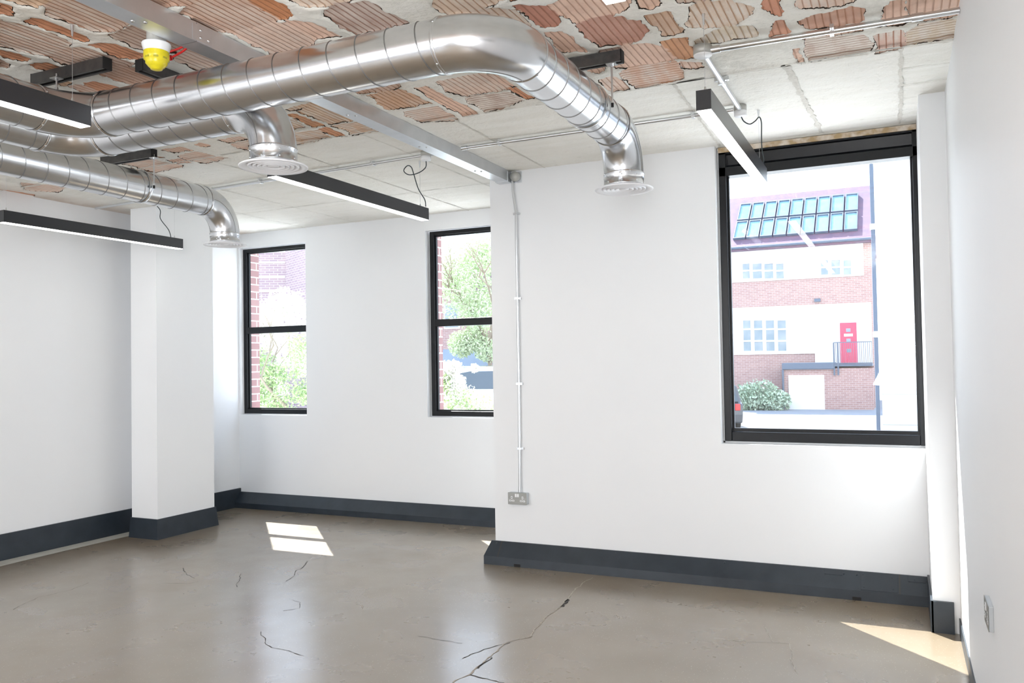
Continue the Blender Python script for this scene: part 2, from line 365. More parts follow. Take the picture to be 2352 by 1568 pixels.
for pts, w_, mt in [
    ([(1362, 1326), (1325, 1350), (1300, 1380), (1250, 1425), (1215, 1462), (1170, 1475), (1125, 1510), (1082, 1545), (1040, 1568)], .007, 'crack'),
    ([(1170, 1475), (1120, 1488), (1088, 1500), (1060, 1512)], .004, 'crackdark'),
    ([(1306, 1376), (1298, 1386), (1290, 1393)], .016, 'crackdark'),
    ([(1130, 1510), (1112, 1524), (1100, 1535)], .007, 'crackdark'),
    ([(1758, 1440), (1778, 1474), (1812, 1478), (1818, 1510), (1830, 1550)], .003, 'crack'),
    ([(1640, 1465), (1700, 1472), (1778, 1474)], .002, 'crack'),
    ([(420, 1304), (432, 1318), (448, 1328)], .003, 'crackdark'), ([(372, 1340), (430, 1340), (455, 1335)], .0025, 'crackdark'),
    ([(552, 1318), (553, 1333), (545, 1348)], .0035, 'crackdark'), ([(705, 1288), (698, 1300), (680, 1312), (672, 1325), (655, 1335)], .0035, 'crackdark'),
    ([(672, 1378), (690, 1383), (688, 1396), (650, 1402)], .003, 'crackdark'), ([(600, 1450), (612, 1478), (640, 1490), (700, 1505)], .003, 'crackdark'),
    ([(30, 1400), (90, 1372), (160, 1355), (205, 1338)], .0025, 'crackdark'), ([(960, 1460), (1010, 1470), (1060, 1478)], .0025, 'crackdark'),
    ([(1080, 1550), (1120, 1558), (1160, 1568)], .005, 'crackdark'),
    ([(1000, 1228), (1040, 1226), (1075, 1236), (1110, 1232)], .004, 'crack')]:
    q = MB(); ribbon(q, fpts(pts), w_, .0012); q.build('crack', mt, fl)

# ---- ceiling: concrete slab with broken-out patches of ridged hollow tile
def crop(ox, oy, sc, pts): return [(ox+x/sc, oy+y/sc) for x, y in pts]
PT = []   # (pixel polygon, ridge along x?, residue, tint)
Tc, Pc, Wc, Kc, Dc, Oc = (.68, .31, .17), (.64, .36, .24), (.78, .55, .38), (.90, .62, .48), (.50, .33, .25), (.78, .47, .25)
def add(ox, oy, sc, pts, dx, res, tint): PT.append((crop(ox, oy, sc, pts), dx, res, tint))
c1 = (0, 0, 5.88); c2 = (300, 0, 5.88); c3 = (600, 0, 5.88); c4 = (1000, 0, 5.88); c5 = (1350, 0, 5.88); c6 = (1750, 0, 5.227); c7 = (640, 160, 3.5636); c8 = (200, 300, 4.704); z1 = (0, 0, 2.529)
add(*c1, [(0,-160),(0,0),(170,40),(330,90),(490,105),(540,70),(630,85),(740,10),(860,-160)], 0, .5, Oc)
add(*c1, [(0,60),(110,90),(185,110),(205,190),(185,240),(90,205),(0,180)], 0, .1, Tc)
add(*c1, [(960,-160),(720,30),(640,100),(600,190),(720,240),(930,320),(1120,375),(1330,455),(1560,420),(1700,370),(1830,300),(1480,150),(1100,-20),(1180,-160)], 0, .75, Pc)
add(*c1, [(430,250),(340,310),(560,380),(800,470),(980,540),(1170,570),(1160,500),(1000,430),(820,370),(650,300),(550,260)], 0, .05, Tc)
add(*c1, [(0,260),(60,300),(200,320),(450,390),(700,480),(970,610),(880,670),(760,715),(630,760),(480,740),(250,690),(0,620)], 0, .9, Pc)
add(*c1, [(0,670),(160,710),(400,800),(290,840),(100,800),(0,760)], 0, .05, Tc)
add(*c1, [(0,810),(120,880),(90,930),(0,910)], 0, .2, Dc)
add(*c1, [(370,885),(480,870),(640,860),(830,920),(880,960),(750,990),(600,960),(480,930)], 0, .1, Tc)
add(*c1, [(640,760),(900,660),(1150,655),(1380,740),(1500,780),(1800,870),(1740,930),(1400,1040),(1100,930),(800,870)], 0, .6, Pc)
add(*c1, [(1210,610),(1350,590),(1500,610),(1700,670),(1960,760),(1900,790),(1770,820),(1600,790),(1400,710)], 0, .1, Tc)
add(*c1, [(1840,350),(1760,400),(1480,480),(1600,570),(1780,650),(2020,730),(2300,740),(2520,690),(2600,620),(2500,570),(2150,410)], 0, .6, Dc)
add(*c1, [(1420,1040),(1640,970),(1800,930),(2000,950),(2352,1090),(2340,1130),(2200,1180),(2000,1220),(1800,1160),(1560,1100)], 0, .4, Pc)
add(*c1, [(1150,1140),(1300,1115),(1500,1150),(1810,1250),(1700,1310),(1500,1290),(1300,1240)], 0, .1, Tc)
add(*c1, [(940,1170),(1100,1160),(1500,1290),(1650,1310),(1400,1310),(1150,1270)], 0, .6, Pc)
add(*c1, [(730,1120),(850,1090),(980,1135),(880,1165)], 0, .5, Oc)
add(*c2, [(50,-160),(300,50),(470,120),(740,90),(830,60),(970,0),(1100,-160)], 0, .4, Pc)
add(*c2, [(1010,10),(1250,-160),(1300,-160),(1600,50),(1700,120),(1960,290),(1800,350),(1400,465),(1150,460),(860,340),(850,280),(690,200),(740,130),(900,60)], 0, .6, Pc)
add(*c2, [(1400,-160),(1780,-160),(1900,20),(2100,110),(2130,160),(2170,230),(2080,280),(1980,270),(1700,110)], 0, .03, (.60,.26,.12))
add(*c2, [(1390,470),(1600,430),(1820,350),(1940,310),(2120,345),(2270,420),(2480,560),(2470,610),(2360,670),(1960,770),(1850,700),(1640,640),(1500,540)], 0, .5, Kc)
add(*c3, [(340,300),(500,310),(650,330),(720,340),(1100,520),(940,530),(760,540),(700,570),(560,470),(420,370)], 0, .15, Kc)
add(*c2, [(600,770),(800,660),(950,650),(1400,850),(1500,890),(1300,940),(1090,985),(960,970),(800,930),(640,850)], 0, .75, Kc)
add(*c3, [(310,-20),(540,105),(750,105),(860,100),(1080,50),(1200,10),(1050,-160),(150,-160)], 0, .7, Wc)
add(*c3, [(870,220),(890,160),(1000,80),(1300,50),(1400,45),(1600,130),(1900,290),(1980,320),(1700,400),(1320,490),(1150,400),(1080,400),(990,320)], 0, .6, (.44,.27,.22))
add(*c4, [(-150,-60),(-60,20),(0,110),(180,215),(400,190),(680,110),(800,80),(880,20),(1000,-20),(850,-160),(-250,-160)], 0, .7, Wc)
add(*c4, [(380,205),(560,150),(850,120),(1100,160),(1270,380),(1100,330),(900,250),(700,215)], 0, 1, Wc)
add(*c4, [(1000,-20),(1130,-30),(1135,15),(1050,40)], 0, .1, Tc)
add(*c4, [(1090,100),(1200,85),(1500,95),(1640,210),(1680,320),(1620,385),(1400,380),(1290,290),(1200,180)], 0, .05, (.60,.28,.20))
add(*c4, [(1510,95),(1660,35),(1800,-160),(2600,-160),(2590,95),(2550,180),(2450,205),(2290,245),(1930,320),(1640,215)], 0, .25, Kc)
add(*c4, [(1480,450),(1700,430),(1800,500),(1900,600),(2030,710),(1900,700),(1780,730),(1700,720),(1560,560)], 0, .1, Kc)
add(*c5, [(-130,340),(0,315),(230,255),(420,240),(500,290),(690,290),(700,330),(780,370),(800,430),(740,510),(700,560),(450,605),(150,640),(120,590),(60,530),(-60,500)], 0, .2, (.62,.31,.23))
add(*c5, [(160,720),(200,690),(450,625),(620,605),(830,595),(1030,650),(1190,820),(900,880),(700,910),(480,945),(360,945),(250,840),(220,780)], 0, .25, Kc)
add(*c5, [(1005,570),(1140,530),(1310,525),(1380,620),(1450,640),(1450,790),(1230,830),(1100,740)], 0, .1, (.76,.40,.22))
add(*c5, [(790,210),(1060,170),(1150,230),(1280,420),(1270,460),(1150,490),(1010,510),(930,380),(860,330)], 0, .35, (.66,.42,.27))
add(*c5, [(620,-160),(960,-160),(975,50),(940,100),(800,125),(710,115),(640,40)], 0, .1, Kc)
add(*c5, [(1220,-10),(1280,45),(1480,45),(1650,10),(1760,-160),(1100,-160)], 0, .6, Dc)
add(*c5, [(1400,100),(1540,50),(1900,10),(1990,60),(2180,85),(2225,130),(2220,195),(2050,310),(2000,360),(1870,375),(1780,400),(1600,380),(1380,375),(1320,330),(1420,230)], 0, .85, (.74,.50,.32))
add(*c5, [(1480,550),(1700,440),(1900,390),(2200,360),(2260,450),(2280,510),(1900,570),(1600,620),(1480,600)], 0, 1, (.80,.66,.45))
add(*c5, [(450,1000),(560,930),(1180,850),(1240,900),(1290,970),(1280,1010),(1250,1070),(900,1150),(640,1200),(500,1110)], 1, .85, (.72,.36,.20))
add(*c5, [(1250,870),(1330,850),(1540,850),(1550,930),(1420,940),(1330,940)], 0, .4, Kc)
add(*c5, [(140,1090),(350,1040),(420,1090),(550,1215),(430,1245),(280,1250),(200,1170)], 0, .6, Kc)
add(*c5, [(-60,930),(180,890),(220,960),(130,1000),(0,990)], 0, .2, Kc)
add(*c6, [(5,60),(60,-80),(180,-80),(220,90),(260,160),(210,210),(120,200),(40,130)], 0, .1, (.70,.32,.20))
add(*c6, [(420,70),(440,-100),(1180,-100),(1100,50),(960,80),(680,110),(500,110),(430,95)], 0, .8, Kc)
add(*c6, [(460,260),(640,200),(800,150),(1100,95),(1200,110),(1210,260),(900,330),(560,360)], 0, .3, (.68,.36,.24))
add(*c6, [(100,330),(180,260),(260,260),(300,410),(110,450)], 0, .2, (.70,.34,.22))
add(*c6, [(1480,130),(1560,20),(1710,20),(1720,200),(1700,325),(1560,330),(1400,330),(1480,220)], 0, .1, Kc)
add(*c6, [(1750,-100),(2400,-100),(2400,180),(2200,240),(1760,280),(1790,160),(1780,20)], 0, .25, Kc)
add(*c6, [(510,580),(540,480),(1180,425),(1260,440),(1320,530),(1280,640),(560,750)], 1, 1.3, (.62,.45,.36))
add(*c6, [(1385,430),(1640,360),(1700,400),(1715,530),(1670,600),(1400,640),(1380,560)], 0, .9, (.70,.34,.24))
add(*c6, [(1750,390),(1900,300),(2350,240),(2300,480),(1900,530),(1760,545)], 1, 1.1, (.70,.55,.36))
add(*c6, [(500,480),(540,450),(1200,350),(1220,380),(900,430),(600,470)], 0, .4, Kc)
add(*c6, [(370,600),(410,590),(480,720),(460,760),(420,700)], 0, .2, Kc)
add(*c7, [(640,190),(970,125),(990,150),(900,180),(680,210)], 0, .5, Pc)
add(*c7, [(735,222),(990,168),(1090,210),(1240,285),(980,325),(900,330),(820,290),(800,250)], 0, .5, (.70,.38,.20))
add(*c7, [(1020,350),(1300,305),(1360,350),(1460,400),(1440,425),(1180,435),(1040,390)], 1, .9, Kc)
add(*c7, [(1105,160),(1200,140),(1300,190),(1420,260),(1500,290),(1630,365),(1530,390),(1400,330),(1280,270)], 0, .1, Kc)
add(*c7, [(1285,105),(1650,40),(1760,60),(1850,140),(1900,150),(1820,182),(1530,230),(1400,200)], 0, .9, Kc)
add(*c7, [(1880,160),(1940,150),(2080,240),(2030,250)], 0, .1, Tc)
add(*c7, [(1720,35),(1800,50),(1930,140),(1880,145)], 0, .3, Kc)
add(*c7, [(1520,244),(1880,186),(2000,260),(1900,300),(1700,350),(1560,290)], 1, 1, (.52,.36,.28))
add(*c7, [(40,330),(350,250),(415,280),(310,305),(100,340)], 0, .7, Oc)
add(*c7, [(150,345),(350,300),(480,320),(710,400),(420,450)], 0, .8, Oc)
add(*c7, [(430,464),(750,406),(940,490),(600,545),(540,500)], 1, .9, Oc)
add(*c7, [(60,375),(130,365),(380,460),(290,480)], 0, .1, (.74,.38,.20))
add(*c7, [(320,500),(400,470),(550,545),(500,550)], 0, .1, (.74,.36,.20))
add(*c7, [(125,520),(330,500),(430,550),(300,590),(130,620)], 1, 1, Oc)
add(*c7, [(60,420),(110,410),(220,480),(110,500)], 0, 1, Oc)
add(*c8, [(800,220),(1030,185),(1140,220),(930,250)], 0, .5, Kc)
add(*c8, [(960,280),(1170,230),(1520,300),(1280,360),(1100,330)], 1, .9, Kc)
add(*c8, [(720,280),(840,290),(780,300)], 0, .1, Tc)
add(*c8, [(850,320),(1000,305),(1110,350),(1000,360)], 0, .2, Kc)
add(*c8, [(400,330),(720,310),(740,320),(1010,370),(1020,400),(740,460),(520,400),(380,370)], 1, .8, Kc)
add(*c8, [(1160,160),(1230,140),(1310,160),(1280,190)], 0, .1, Kc)
add(*c8, [(1400,115),(1650,65),(1740,95),(1520,150)], 0, .6, Kc)
add(*c8, [(1560,160),(1740,110),(1760,220),(1640,200)], 1, .9, Kc)
add(*c8, [(430,395),(720,460),(600,440)], 0, .1, Tc)
add(*z1, [(120,1060),(380,1080),(340,1120),(150,1110)], 1, .9, Kc)
add(*z1, [(0,1100),(200,1130),(180,1150),(0,1120)], 0, .3, Tc)
polys = []
for px, dx, res, tint in PT:
    polys.append((np.array([tuple(at(x, y, 2, H))[:2] for x, y in px]), dx, res, tint))
# the same rows carry on over the camera, beyond the frame
for r_ in range(9):
    x = XL+.3+random.uniform(0, .3); y = 1.25 - r_*.42
    while x < XR-.3:
        wd = random.choice((.12, .34, .38, .42)); k = [(x, y), (x+wd*.5, y-.03), (x+wd, y+.02), (x+wd+.02, y+.2), (x+wd-.05, y+.33), (x+wd*.4, y+.36), (x-.03, y+.3), (x+.02, y+.15)]
        polys.append((np.array([(a+random.uniform(-.02, .02), b+random.uniform(-.02, .02)) for a, b in k]), 0, random.choice((.1, .4, .6, .8)), random.choice((Tc, Pc, Wc, Kc)))); x += wd+random.uniform(.06, .16)
def vnoise(x, y, seed):
    g = np.random.default_rng(seed).random((64, 64)); xi = np.floor(x).astype(int); yi = np.floor(y).astype(int); fx = x-xi; fy = y-yi
    fx = fx*fx*(3-2*fx); fy = fy*fy*(3-2*fy); a = g[xi % 64, yi % 64]; b = g[(xi+1) % 64, yi % 64]; c = g[xi % 64, (yi+1) % 64]; d = g[(xi+1) % 64, (yi+1) % 64]
    return (a*(1-fx)+b*fx)*(1-fy)+(c*(1-fx)+d*fx)*fy-.5
def build_ceiling():
    st = .0105; xs = np.arange(XL-.02, XR+.04, st); ys1 = np.arange(1.4, Y2+.06, st); ys0 = np.arange(YB-.1, 1.4, .03); ys = np.concatenate([ys0, ys1])
    X, Y = np.meshgrid(xs, ys); nx, ny = len(xs), len(ys); X = X.ravel(); Y = Y.ravel(); n = len(X)
    sdf = np.full(n, -.05); dirx = np.zeros(n); res = np.zeros(n); tint = np.tile(np.array([.6, .3, .2]), (n, 1))
    wx = X + .022*vnoise(X*14, Y*14, 1)+.012*vnoise(X*45, Y*45, 2); wy = Y + .022*vnoise(X*14+9, Y*14, 3)+.012*vnoise(X*45, Y*45+5, 4)
    for P, dx, rs, tn in polys:
        lo = P.min(0)-.06; hi = P.max(0)+.06; idx = np.nonzero((X > lo[0]) & (X < hi[0]) & (Y > lo[1]) & (Y < hi[1]))[0]
        if len(idx) == 0: continue
        x = wx[idx]; y = wy[idx]; d2 = np.full(len(idx), 1e9); ins = np.zeros(len(idx), bool); k = len(P)
        for i in range(k):
            ax, ay = P[i]; bx, by = P[(i+1) % k]; ex, ey = bx-ax, by-ay; L2 = ex*ex+ey*ey+1e-12
            t = np.clip(((x-ax)*ex+(y-ay)*ey)/L2, 0, 1); d2 = np.minimum(d2, (x-ax-t*ex)**2+(y-ay-t*ey)**2)
            cnd = (ay > y) != (by > y); xi = (bx-ax)*(y-ay)/(by-ay+1e-12)+ax; ins ^= cnd & (x < xi)
        s = np.sqrt(d2)*np.where(ins, 1, -1); s = np.clip(s, -.05, .05); better = s > sdf[idx]; j = idx[better]
        sdf[j] = s[better]; dirx[j] = dx; res[j] = rs; tint[j] = tn
    near = np.abs(sdf) < .049
    sm = np.clip((sdf+.0085)/.005, 0, 1)
    Z = H + .010*sm + .005*vnoise(X*3, Y*3, 5)*(Y < 3.95) + .003*vnoise(X*22, Y*22, 6)
    # rough broken line where boards start, and slab edge steps
    Z -= .006*np.exp(-((Y-3.96)/.012)**2)*(vnoise(X*12, Y*0, 8) > -.1)
    Z[Y < 1.4] += .0
    V = np.stack([X, Y, Z], 1); ii = np.arange(nx-1)[None, :]+np.arange(ny-1)[:, None]*nx
    Fq = np.stack([ii, ii+nx, ii+nx+1, ii+1], -1).reshape(-1, 4)
    Fq = Fq[~((X[Fq[:, 0]] > XA+.15) & (Y[Fq[:, 0]] > Y1+.2))]   # the slab stops at the bay wall
    me = bpy.data.meshes.new('ceiling'); me.vertices.add(n); me.vertices.foreach_set('co', V.ravel()); nf = len(Fq)
    me.loops.add(nf*4); me.loops.foreach_set('vertex_index', Fq.ravel().astype(np.int32)); me.polygons.add(nf)
    me.polygons.foreach_set('loop_start', np.arange(0, nf*4, 4, dtype=np.int32)); me.polygons.foreach_set('use_smooth', np.ones(nf, bool)); me.update(calc_edges=True)
    for nm, a in (('sdf', sdf), ('dirx', dirx), ('res', res)):
        t = me.attributes.new(nm, 'FLOAT', 'POINT'); t.data.foreach_set('value', a.astype(np.float32))
    t = me.attributes.new('tint', 'FLOAT_COLOR', 'POINT'); t.data.foreach_set('color', np.concatenate([tint, np.ones((n, 1))], 1).astype(np.float32).ravel())
    me.materials.append(M['ceiling'])
    o = bpy.data.objects.new('ceiling', me); C.objects.link(o); o['kind'] = 'structure'
    return tag(o, 'concrete ceiling with broken patches of ridged terracotta tile', 'ceiling')
ceil = build_ceiling()
sb = MB(); sb.box(XL-.3, XR+.3, YB-.3, Y1+.32, H+.03, H+.3); sb.box(XL-.3, XA+.35, Y1+.32, Y2+.28, H+.03, H+.3); sb.build('slab', 'joint', ceil)
for a, b, w_ in [((-2.19, 3.98), (-2.19, 5.27), .010), ((-4.57, 5.549), (-2.63, 5.52), .009), ((-2.80, 3.98), (-2.79, 6.43), .007), ((-3.42, 3.98), (-3.40, 6.43), .009), ((XL, 5.58), (-4.57, 5.549), .008),
                 ((-4.02, 3.98), (-4.02, 5.57), .008), ((-4.62, 3.98), (-4.60, 6.43), .007), ((-5.2, 3.98), (-5.2, 6.43), .007), ((-.963, 3.96), (-.99, 5.27), .014), ((-.435, 3.98), (-.385, 5.27), .026), ((.044, 3.98), (.042, 5.27), .018),
                 ((-1.58, 3.98), (-1.58, 5.27), .006), ((XL, 3.96), (-3.4, 3.96), .014), ((-3.4, 3.96), (XR, 3.965), .012),
                 ((.044, 4.28), (XR, 4.28), .006), ((.044, 4.55), (XR, 4.53), .006), ((.044, 4.78), (.12, 4.77), .006), ((-.4, 3.955), (.04, 3.955), .010), ((-1.0, 3.965), (-.44, 3.97), .018)]:
    q = MB(); ribbon(q, [(*a, 0), (*b, 0)], w_, H-.0035, jag=.002, step=.03); q.build('board_joint', 'joint', ceil)

# ---- walls
def wall_y(name, x0, x1, y0, y1, z0, z1, holes, mt='wall', label=None, mb=None):
    """wall facing -y built round rectangular openings (x0,x1,z0,z1)"""
    mb = mb or MB(); xs = sorted({x0, x1, *[h[0] for h in holes], *[h[1] for h in holes]}); 
    for a, b in zip(xs[:-1], xs[1:]):
        cx = (a+b)/2; hs = sorted([(h[2], h[3]) for h in holes if h[0] < cx < h[1]]); z = z0
        for p, q in hs:
            if p > z+1e-4: mb.box(a, b, y0, y1, z, p)
            z = q
        if z < z1-1e-4: mb.box(a, b, y0, y1, z, z1)
    return mb
HT = H+.02
# front wall: inner plaster leaf, outer leaf with brick reveals
w1l = at(560, 760, 1, Y2+.04).x-.008; w1r = at(703, 760, 1, Y2).x; w2l = at(982, 740, 1, Y2+.02).x; w2r = -3.04
zb1, zt1 = .925, 2.605
mb = wall_y('', XL, XA, Y2, Y2+.05, 0, HT, [(w1l, w1r, zb1, zt1), (w2l, w2r, zb1, zt1)])
wf = mb.build('wall_front', 'wall', kind='structure'); tag(wf, 'white plastered far wall with two narrow windows', 'wall')
mb = MB()
br1 = at(577, 760, 1, Y2+.12).x; br2 = at(1001.5, 760, 1, Y2+.12).x
mb = wall_y('', XL-.3, XA+.35, Y2+.12, Y2+.24, -1.1, HT+.3, [(br1, w1r+.10, .80, HT+.1), (br2, w2r+.02, .80, HT+.1)])
mb.build('brick_leaf', 'brick', wf, label='red brick outer face seen as a strip at the window edge')
mb = wall_y('', XL-.3, XA+.35, Y2+.05, Y2+.12, -.2, HT+.3, [(w1l-.01, w1r+.12, zb1-.02, HT), (w2l-.01, w2r+.06, zb1-.02, HT)])
mb.build('wall_core', 'wall', wf)
# bay wall with the big window
Wl = at(1655, 600, 1, Y1+.05).x-.012; Wz = .872
mb = wall_y('', XA, XR, Y1, Y1+.10, 0, HT, [(Wl, XN+.03, Wz, HT)])
mb.box(XA, XA+.10, Y1+.10, Y2, 0, HT)
wb = mb.build('wall_front_bay', 'wall', kind='structure'); tag(wb, 'white plastered pier wall holding the big window', 'wall')
mb = wall_y('', XA+.10, XR+.3, Y1+.14, Y1+.30, -1.1, HT+.3, [(Wl-.12, XN+.03, Wz-.06, HT+.1)])
mb.box(XA+.10, XA+.32, Y1+.30, Y2+.24, -1.1, HT+.3)
mb.build('brick_leaf', 'brick', wb)
mb = MB(); mb.box(XL-.3, XL, YB-.3, Y2+.12, -.2, HT); o = mb.build('wall_left', 'wall', kind='structure'); tag(o, 'long white left wall beyond the column', 'wall')
mb = MB(); mb.box(XR, XR+.3, YB-.3, -2.5, -.2, HT); mb.box(XR, XR+.3, -.45, Y1+.14, -.2, HT); mb.box(XR, XR+.3, -2.5, -.45, -.2, .85); mb.box(XR, XR+.3, -2.5, -.45, 2.55, HT); wr = mb.build('wall_right', 'wall', kind='structure'); tag(wr, 'white right wall close to the camera', 'wall')
mb = MB(); mb.box(XN, XR, YN, Y1+.14, 0, HT); o = mb.build('wall_nib', 'wall', kind='structure'); tag(o, 'narrow white nib beside the big window', 'wall')
mb = MB(); mb.box(XCL, XC, YC, YCB, 0, HT); mb.box(XL, XCL, YC+.27, YCB, 0, HT); o = mb.build('wall_column', 'wall', kind='structure'); tag(o, 'white square column standing near the left wall', 'column')
mb = wall_y('', XL, XR, YB-.3, YB, 0, HT, [(-5.95, -2.85, .5, 2.6)]); o = mb.build('wall_back', 'wall', kind='structure'); tag(o, 'white rear wall with wide glazing behind the camera', 'wall')

# ---- windows
def frame_rect(mb, x0, x1, z0, z1, y0, y1, w_, wt=None, wb_=None, wr_=None):
    wt = wt or w_; wb_ = wb_ or w_; wr_ = wr_ or w_
    mb.box(x0, x0+w_, y0, y1, z0, z1); mb.box(x1-wr_, x1, y0, y1, z0, z1); mb.box(x0+w_, x1-wr_, y0, y1, z0, z0+wb_); mb.box(x0+w_, x1-wr_, y0, y1, z1-wt, z1)
def small_window(name, x0, x1, label):
    e = thing(name, (x0, Y2+.04, zb1), label, 'window', kind='structure')
    y = Y2+.045; f = MB(); frame_rect(f, x0, x1, zb1+.008, zt1-.005, y, y+.055, .045, .035, .045); f.build('window_frame', 'black', e, bevel=.003)
    g = MB(); frame_rect(g, x0-.03, x1+.01, zb1-.005, zt1+.005, y+.030, y+.052, .034, .012, .014); g.build('plaster_return', 'wall', e)
    g = MB(); frame_rect(g, x0+.045, x1-.045, zb1+.053, zt1-.04, y+.02, y+.045, .012); g.build('glazing_bead', 'black', e)
    b = MB(); b.box(x0+.045, x1-.045, y-.004, y+.05, 1.738, 1.803); b.build('mullion', 'black', e, bevel=.003)
    for za, zb in ((zb1+.065, 1.738), (1.803, zt1-.045)):
        p = MB(); p.box(x0+.055, x1-.055, y+.030, y+.036, za, zb); p.build('pane', 'glass', e)
    return e
small_window('window_1', w1l+.002, w1r+.09, 'narrow black framed window nearest the far left corner')
small_window('window_2', w2l+.006+.012, w2r+.04, 'narrow black framed window partly hidden by the pier')
e = thing('window_3', (Wl, Y1+.06, Wz), 'big black framed window beside the right wall', 'window', kind='structure')
yf = Y1+.055; x0 = Wl+.012; x1 = XN+.03
f = MB(); f.box(x0-.02, x0, yf+.02, yf+.045, Wz, HT-.03); f.box(x0-.02, x1, yf+.02, yf+.045, Wz-.005, Wz+.012); f.build('plaster_return', 'wall', e)
f = MB(); f.box(x0, x0+.045, yf, yf+.07, Wz+.012, 2.72); f.box(x1-.055, x1, yf, yf+.07, Wz+.012, 2.72); f.box(x0+.045, x1-.055, yf, yf+.07, Wz+.012, Wz+.072); f.build('window_frame', 'black', e, bevel=.004)
f = MB(); f.box(x0+.045, x1-.055, yf+.035, yf+.065, Wz+.072, Wz+.092); f.box(x0+.045, x0+.057, yf+.035, yf+.06, Wz+.09, 2.56); f.box(x1-.067, x1-.055, yf+.035, yf+.06, Wz+.09, 2.56); f.build('glazing_bead', 'black', e)
f = MB(); f.extr([(x0, yf, 2.705), (x0, yf+.02, 2.70), (x0, yf+.035, 2.64), (x0, yf+.02, 2.625), (x0, yf+.0, 2.62), (x0, yf+.0, 2.565), (x0, yf+.07, 2.56), (x0, yf+.07, 2.715), (x0, yf, 2.715)], (0.001, 0, 0), (x1-x0-.001, 0, 0)); f.build('window_header', 'black', e, label='deep black painted lintel above the glass')
f = MB(); f.box(x0, x1, yf-.01, yf+.07, 2.716, H-.003); f.build('packing_strip', 'wood', e, label='rough brown plaster strip between lintel and ceiling')
f = MB(); f.box(x0+.05, x1-.06, yf+.04, yf+.048, Wz+.08, 2.57); f.build('pane', 'glass', e)
f = MB()
frame_rect(f, -5.945, -2.855, .505, 2.595, YB-.1, YB-.04, .06); f.box(-4.43, -4.37, YB-.1, YB-.04, .56, 2.54)
o = f.build('window_4', 'black', kind='structure'); tag(o, 'wide black framed glazing in the rear wall', 'window')

f = MB()
for a, b, c, d in ((-2.5, -.45, .85, .91), (-2.5, -.45, 2.49, 2.55), (-2.5, -2.44, .91, 2.49), (-.51, -.45, .91, 2.49), (-1.5, -1.44, .91, 2.49)): f.box(XR+.02, XR+.07, a, b, c, d)
o = f.build('window_5', 'black', kind='structure'); tag(o, 'black framed window in the right wall behind the camera', 'window')

# ---- skirtings
def bb_y(name, xa, xb, Y, off, zt, zk, label, slant=0):
    """pipe-cover skirting along x, sloping out to a kink then straight down"""
    mb = MB(); P = [(0, 0), (0, zt), (-.012, zt), (-off, zk), (-off, 0)]
    vs = [(xa+(slant*(.5 if i in (1, 2) else 0)), Y+p, z) for i, (p, z) in enumerate(P)] + [(xb, Y+p, z) for p, z in P]
    n = 5; mb.add(vs, [(i, (i+1) % n, n+(i+1) % n, n+i) for i in range(n)]+[tuple(range(n))[::-1], tuple(range(n, 2*n))])
    return tag(mb.build(name, 'navy', kind='structure'), label, 'baseboard')
b1 = bb_y('baseboard_bay', XA-.05, XN-.001, Y1, .09, .150, .058, 'deep charcoal sloping skirting below the big window', slant=.05)
mb = MB(); mb.extr([(XA-.05, 0, 0), (XA-.025, 0, .150), (XA, 0, .150), (XA, 0, 0)], (0, Y1-.09, 0), (0, Y1-.02, 0))
b2 = bb_y('baseboard_front', XL+.015, XA, Y2, .085, .150, .052, 'charcoal sloping skirting under the two narrow windows')
def flat_bb(name, boxes, label):
    mb = MB()
    for P, a, b in boxes: mb.extr(P, a, b)
    return tag(mb.build(name, 'navy', kind='structure'), label, 'baseboard')
flat_bb('baseboard_left', [([(XL, 0, 0), (XL+.018, 0, 0), (XL+.016, 0, .195), (XL, 0, .195)], (0, YB, 0), (0, YC+.27, 0)), ([(XL, 0, 0), (XL+.018, 0, 0), (XL+.016, 0, .185), (XL, 0, .185)], (0, YCB, 0), (0, Y2-.0, 0))], 'flat charcoal skirting along the left wall')
mb = MB(); mb.add([(XCL-.014, YC-.022, 0), (XC+.022, YC-.022, 0), (XC+.022, YCB+.03, 0), (XCL-.014, YCB+.03, 0), (XCL-.004, YC-.012, .165), (XC+.010, YC-.012, .165), (XC+.010, YCB+.010, .165), (XCL-.004, YCB+.010, .165)],
    [(0, 3, 2, 1), (4, 5, 6, 7), (0, 1, 5, 4), (1, 2, 6, 5), (2, 3, 7, 6), (3, 0, 4, 7)])
tag(mb.build('baseboard_column', 'navy', kind='structure'), 'charcoal skirting wrapped round the foot of the column', 'baseboard')
mb = MB(); mb.box(XN-.008, XR-.028, YN-.02, YN, 0, .158); mb.box(XN-.012, XN, YN-.02, Y1-.001, 0, .16); tag(mb.build('baseboard_nib', 'navy', kind='structure'), 'short charcoal skirting at the foot of the nib', 'baseboard')
mb = MB(); mb.box(XR-.007, XR, YB, YN-.001, 0, .08); tag(mb.build('baseboard_right', 'navy', kind='structure'), 'charcoal skirting along the right wall', 'baseboard')
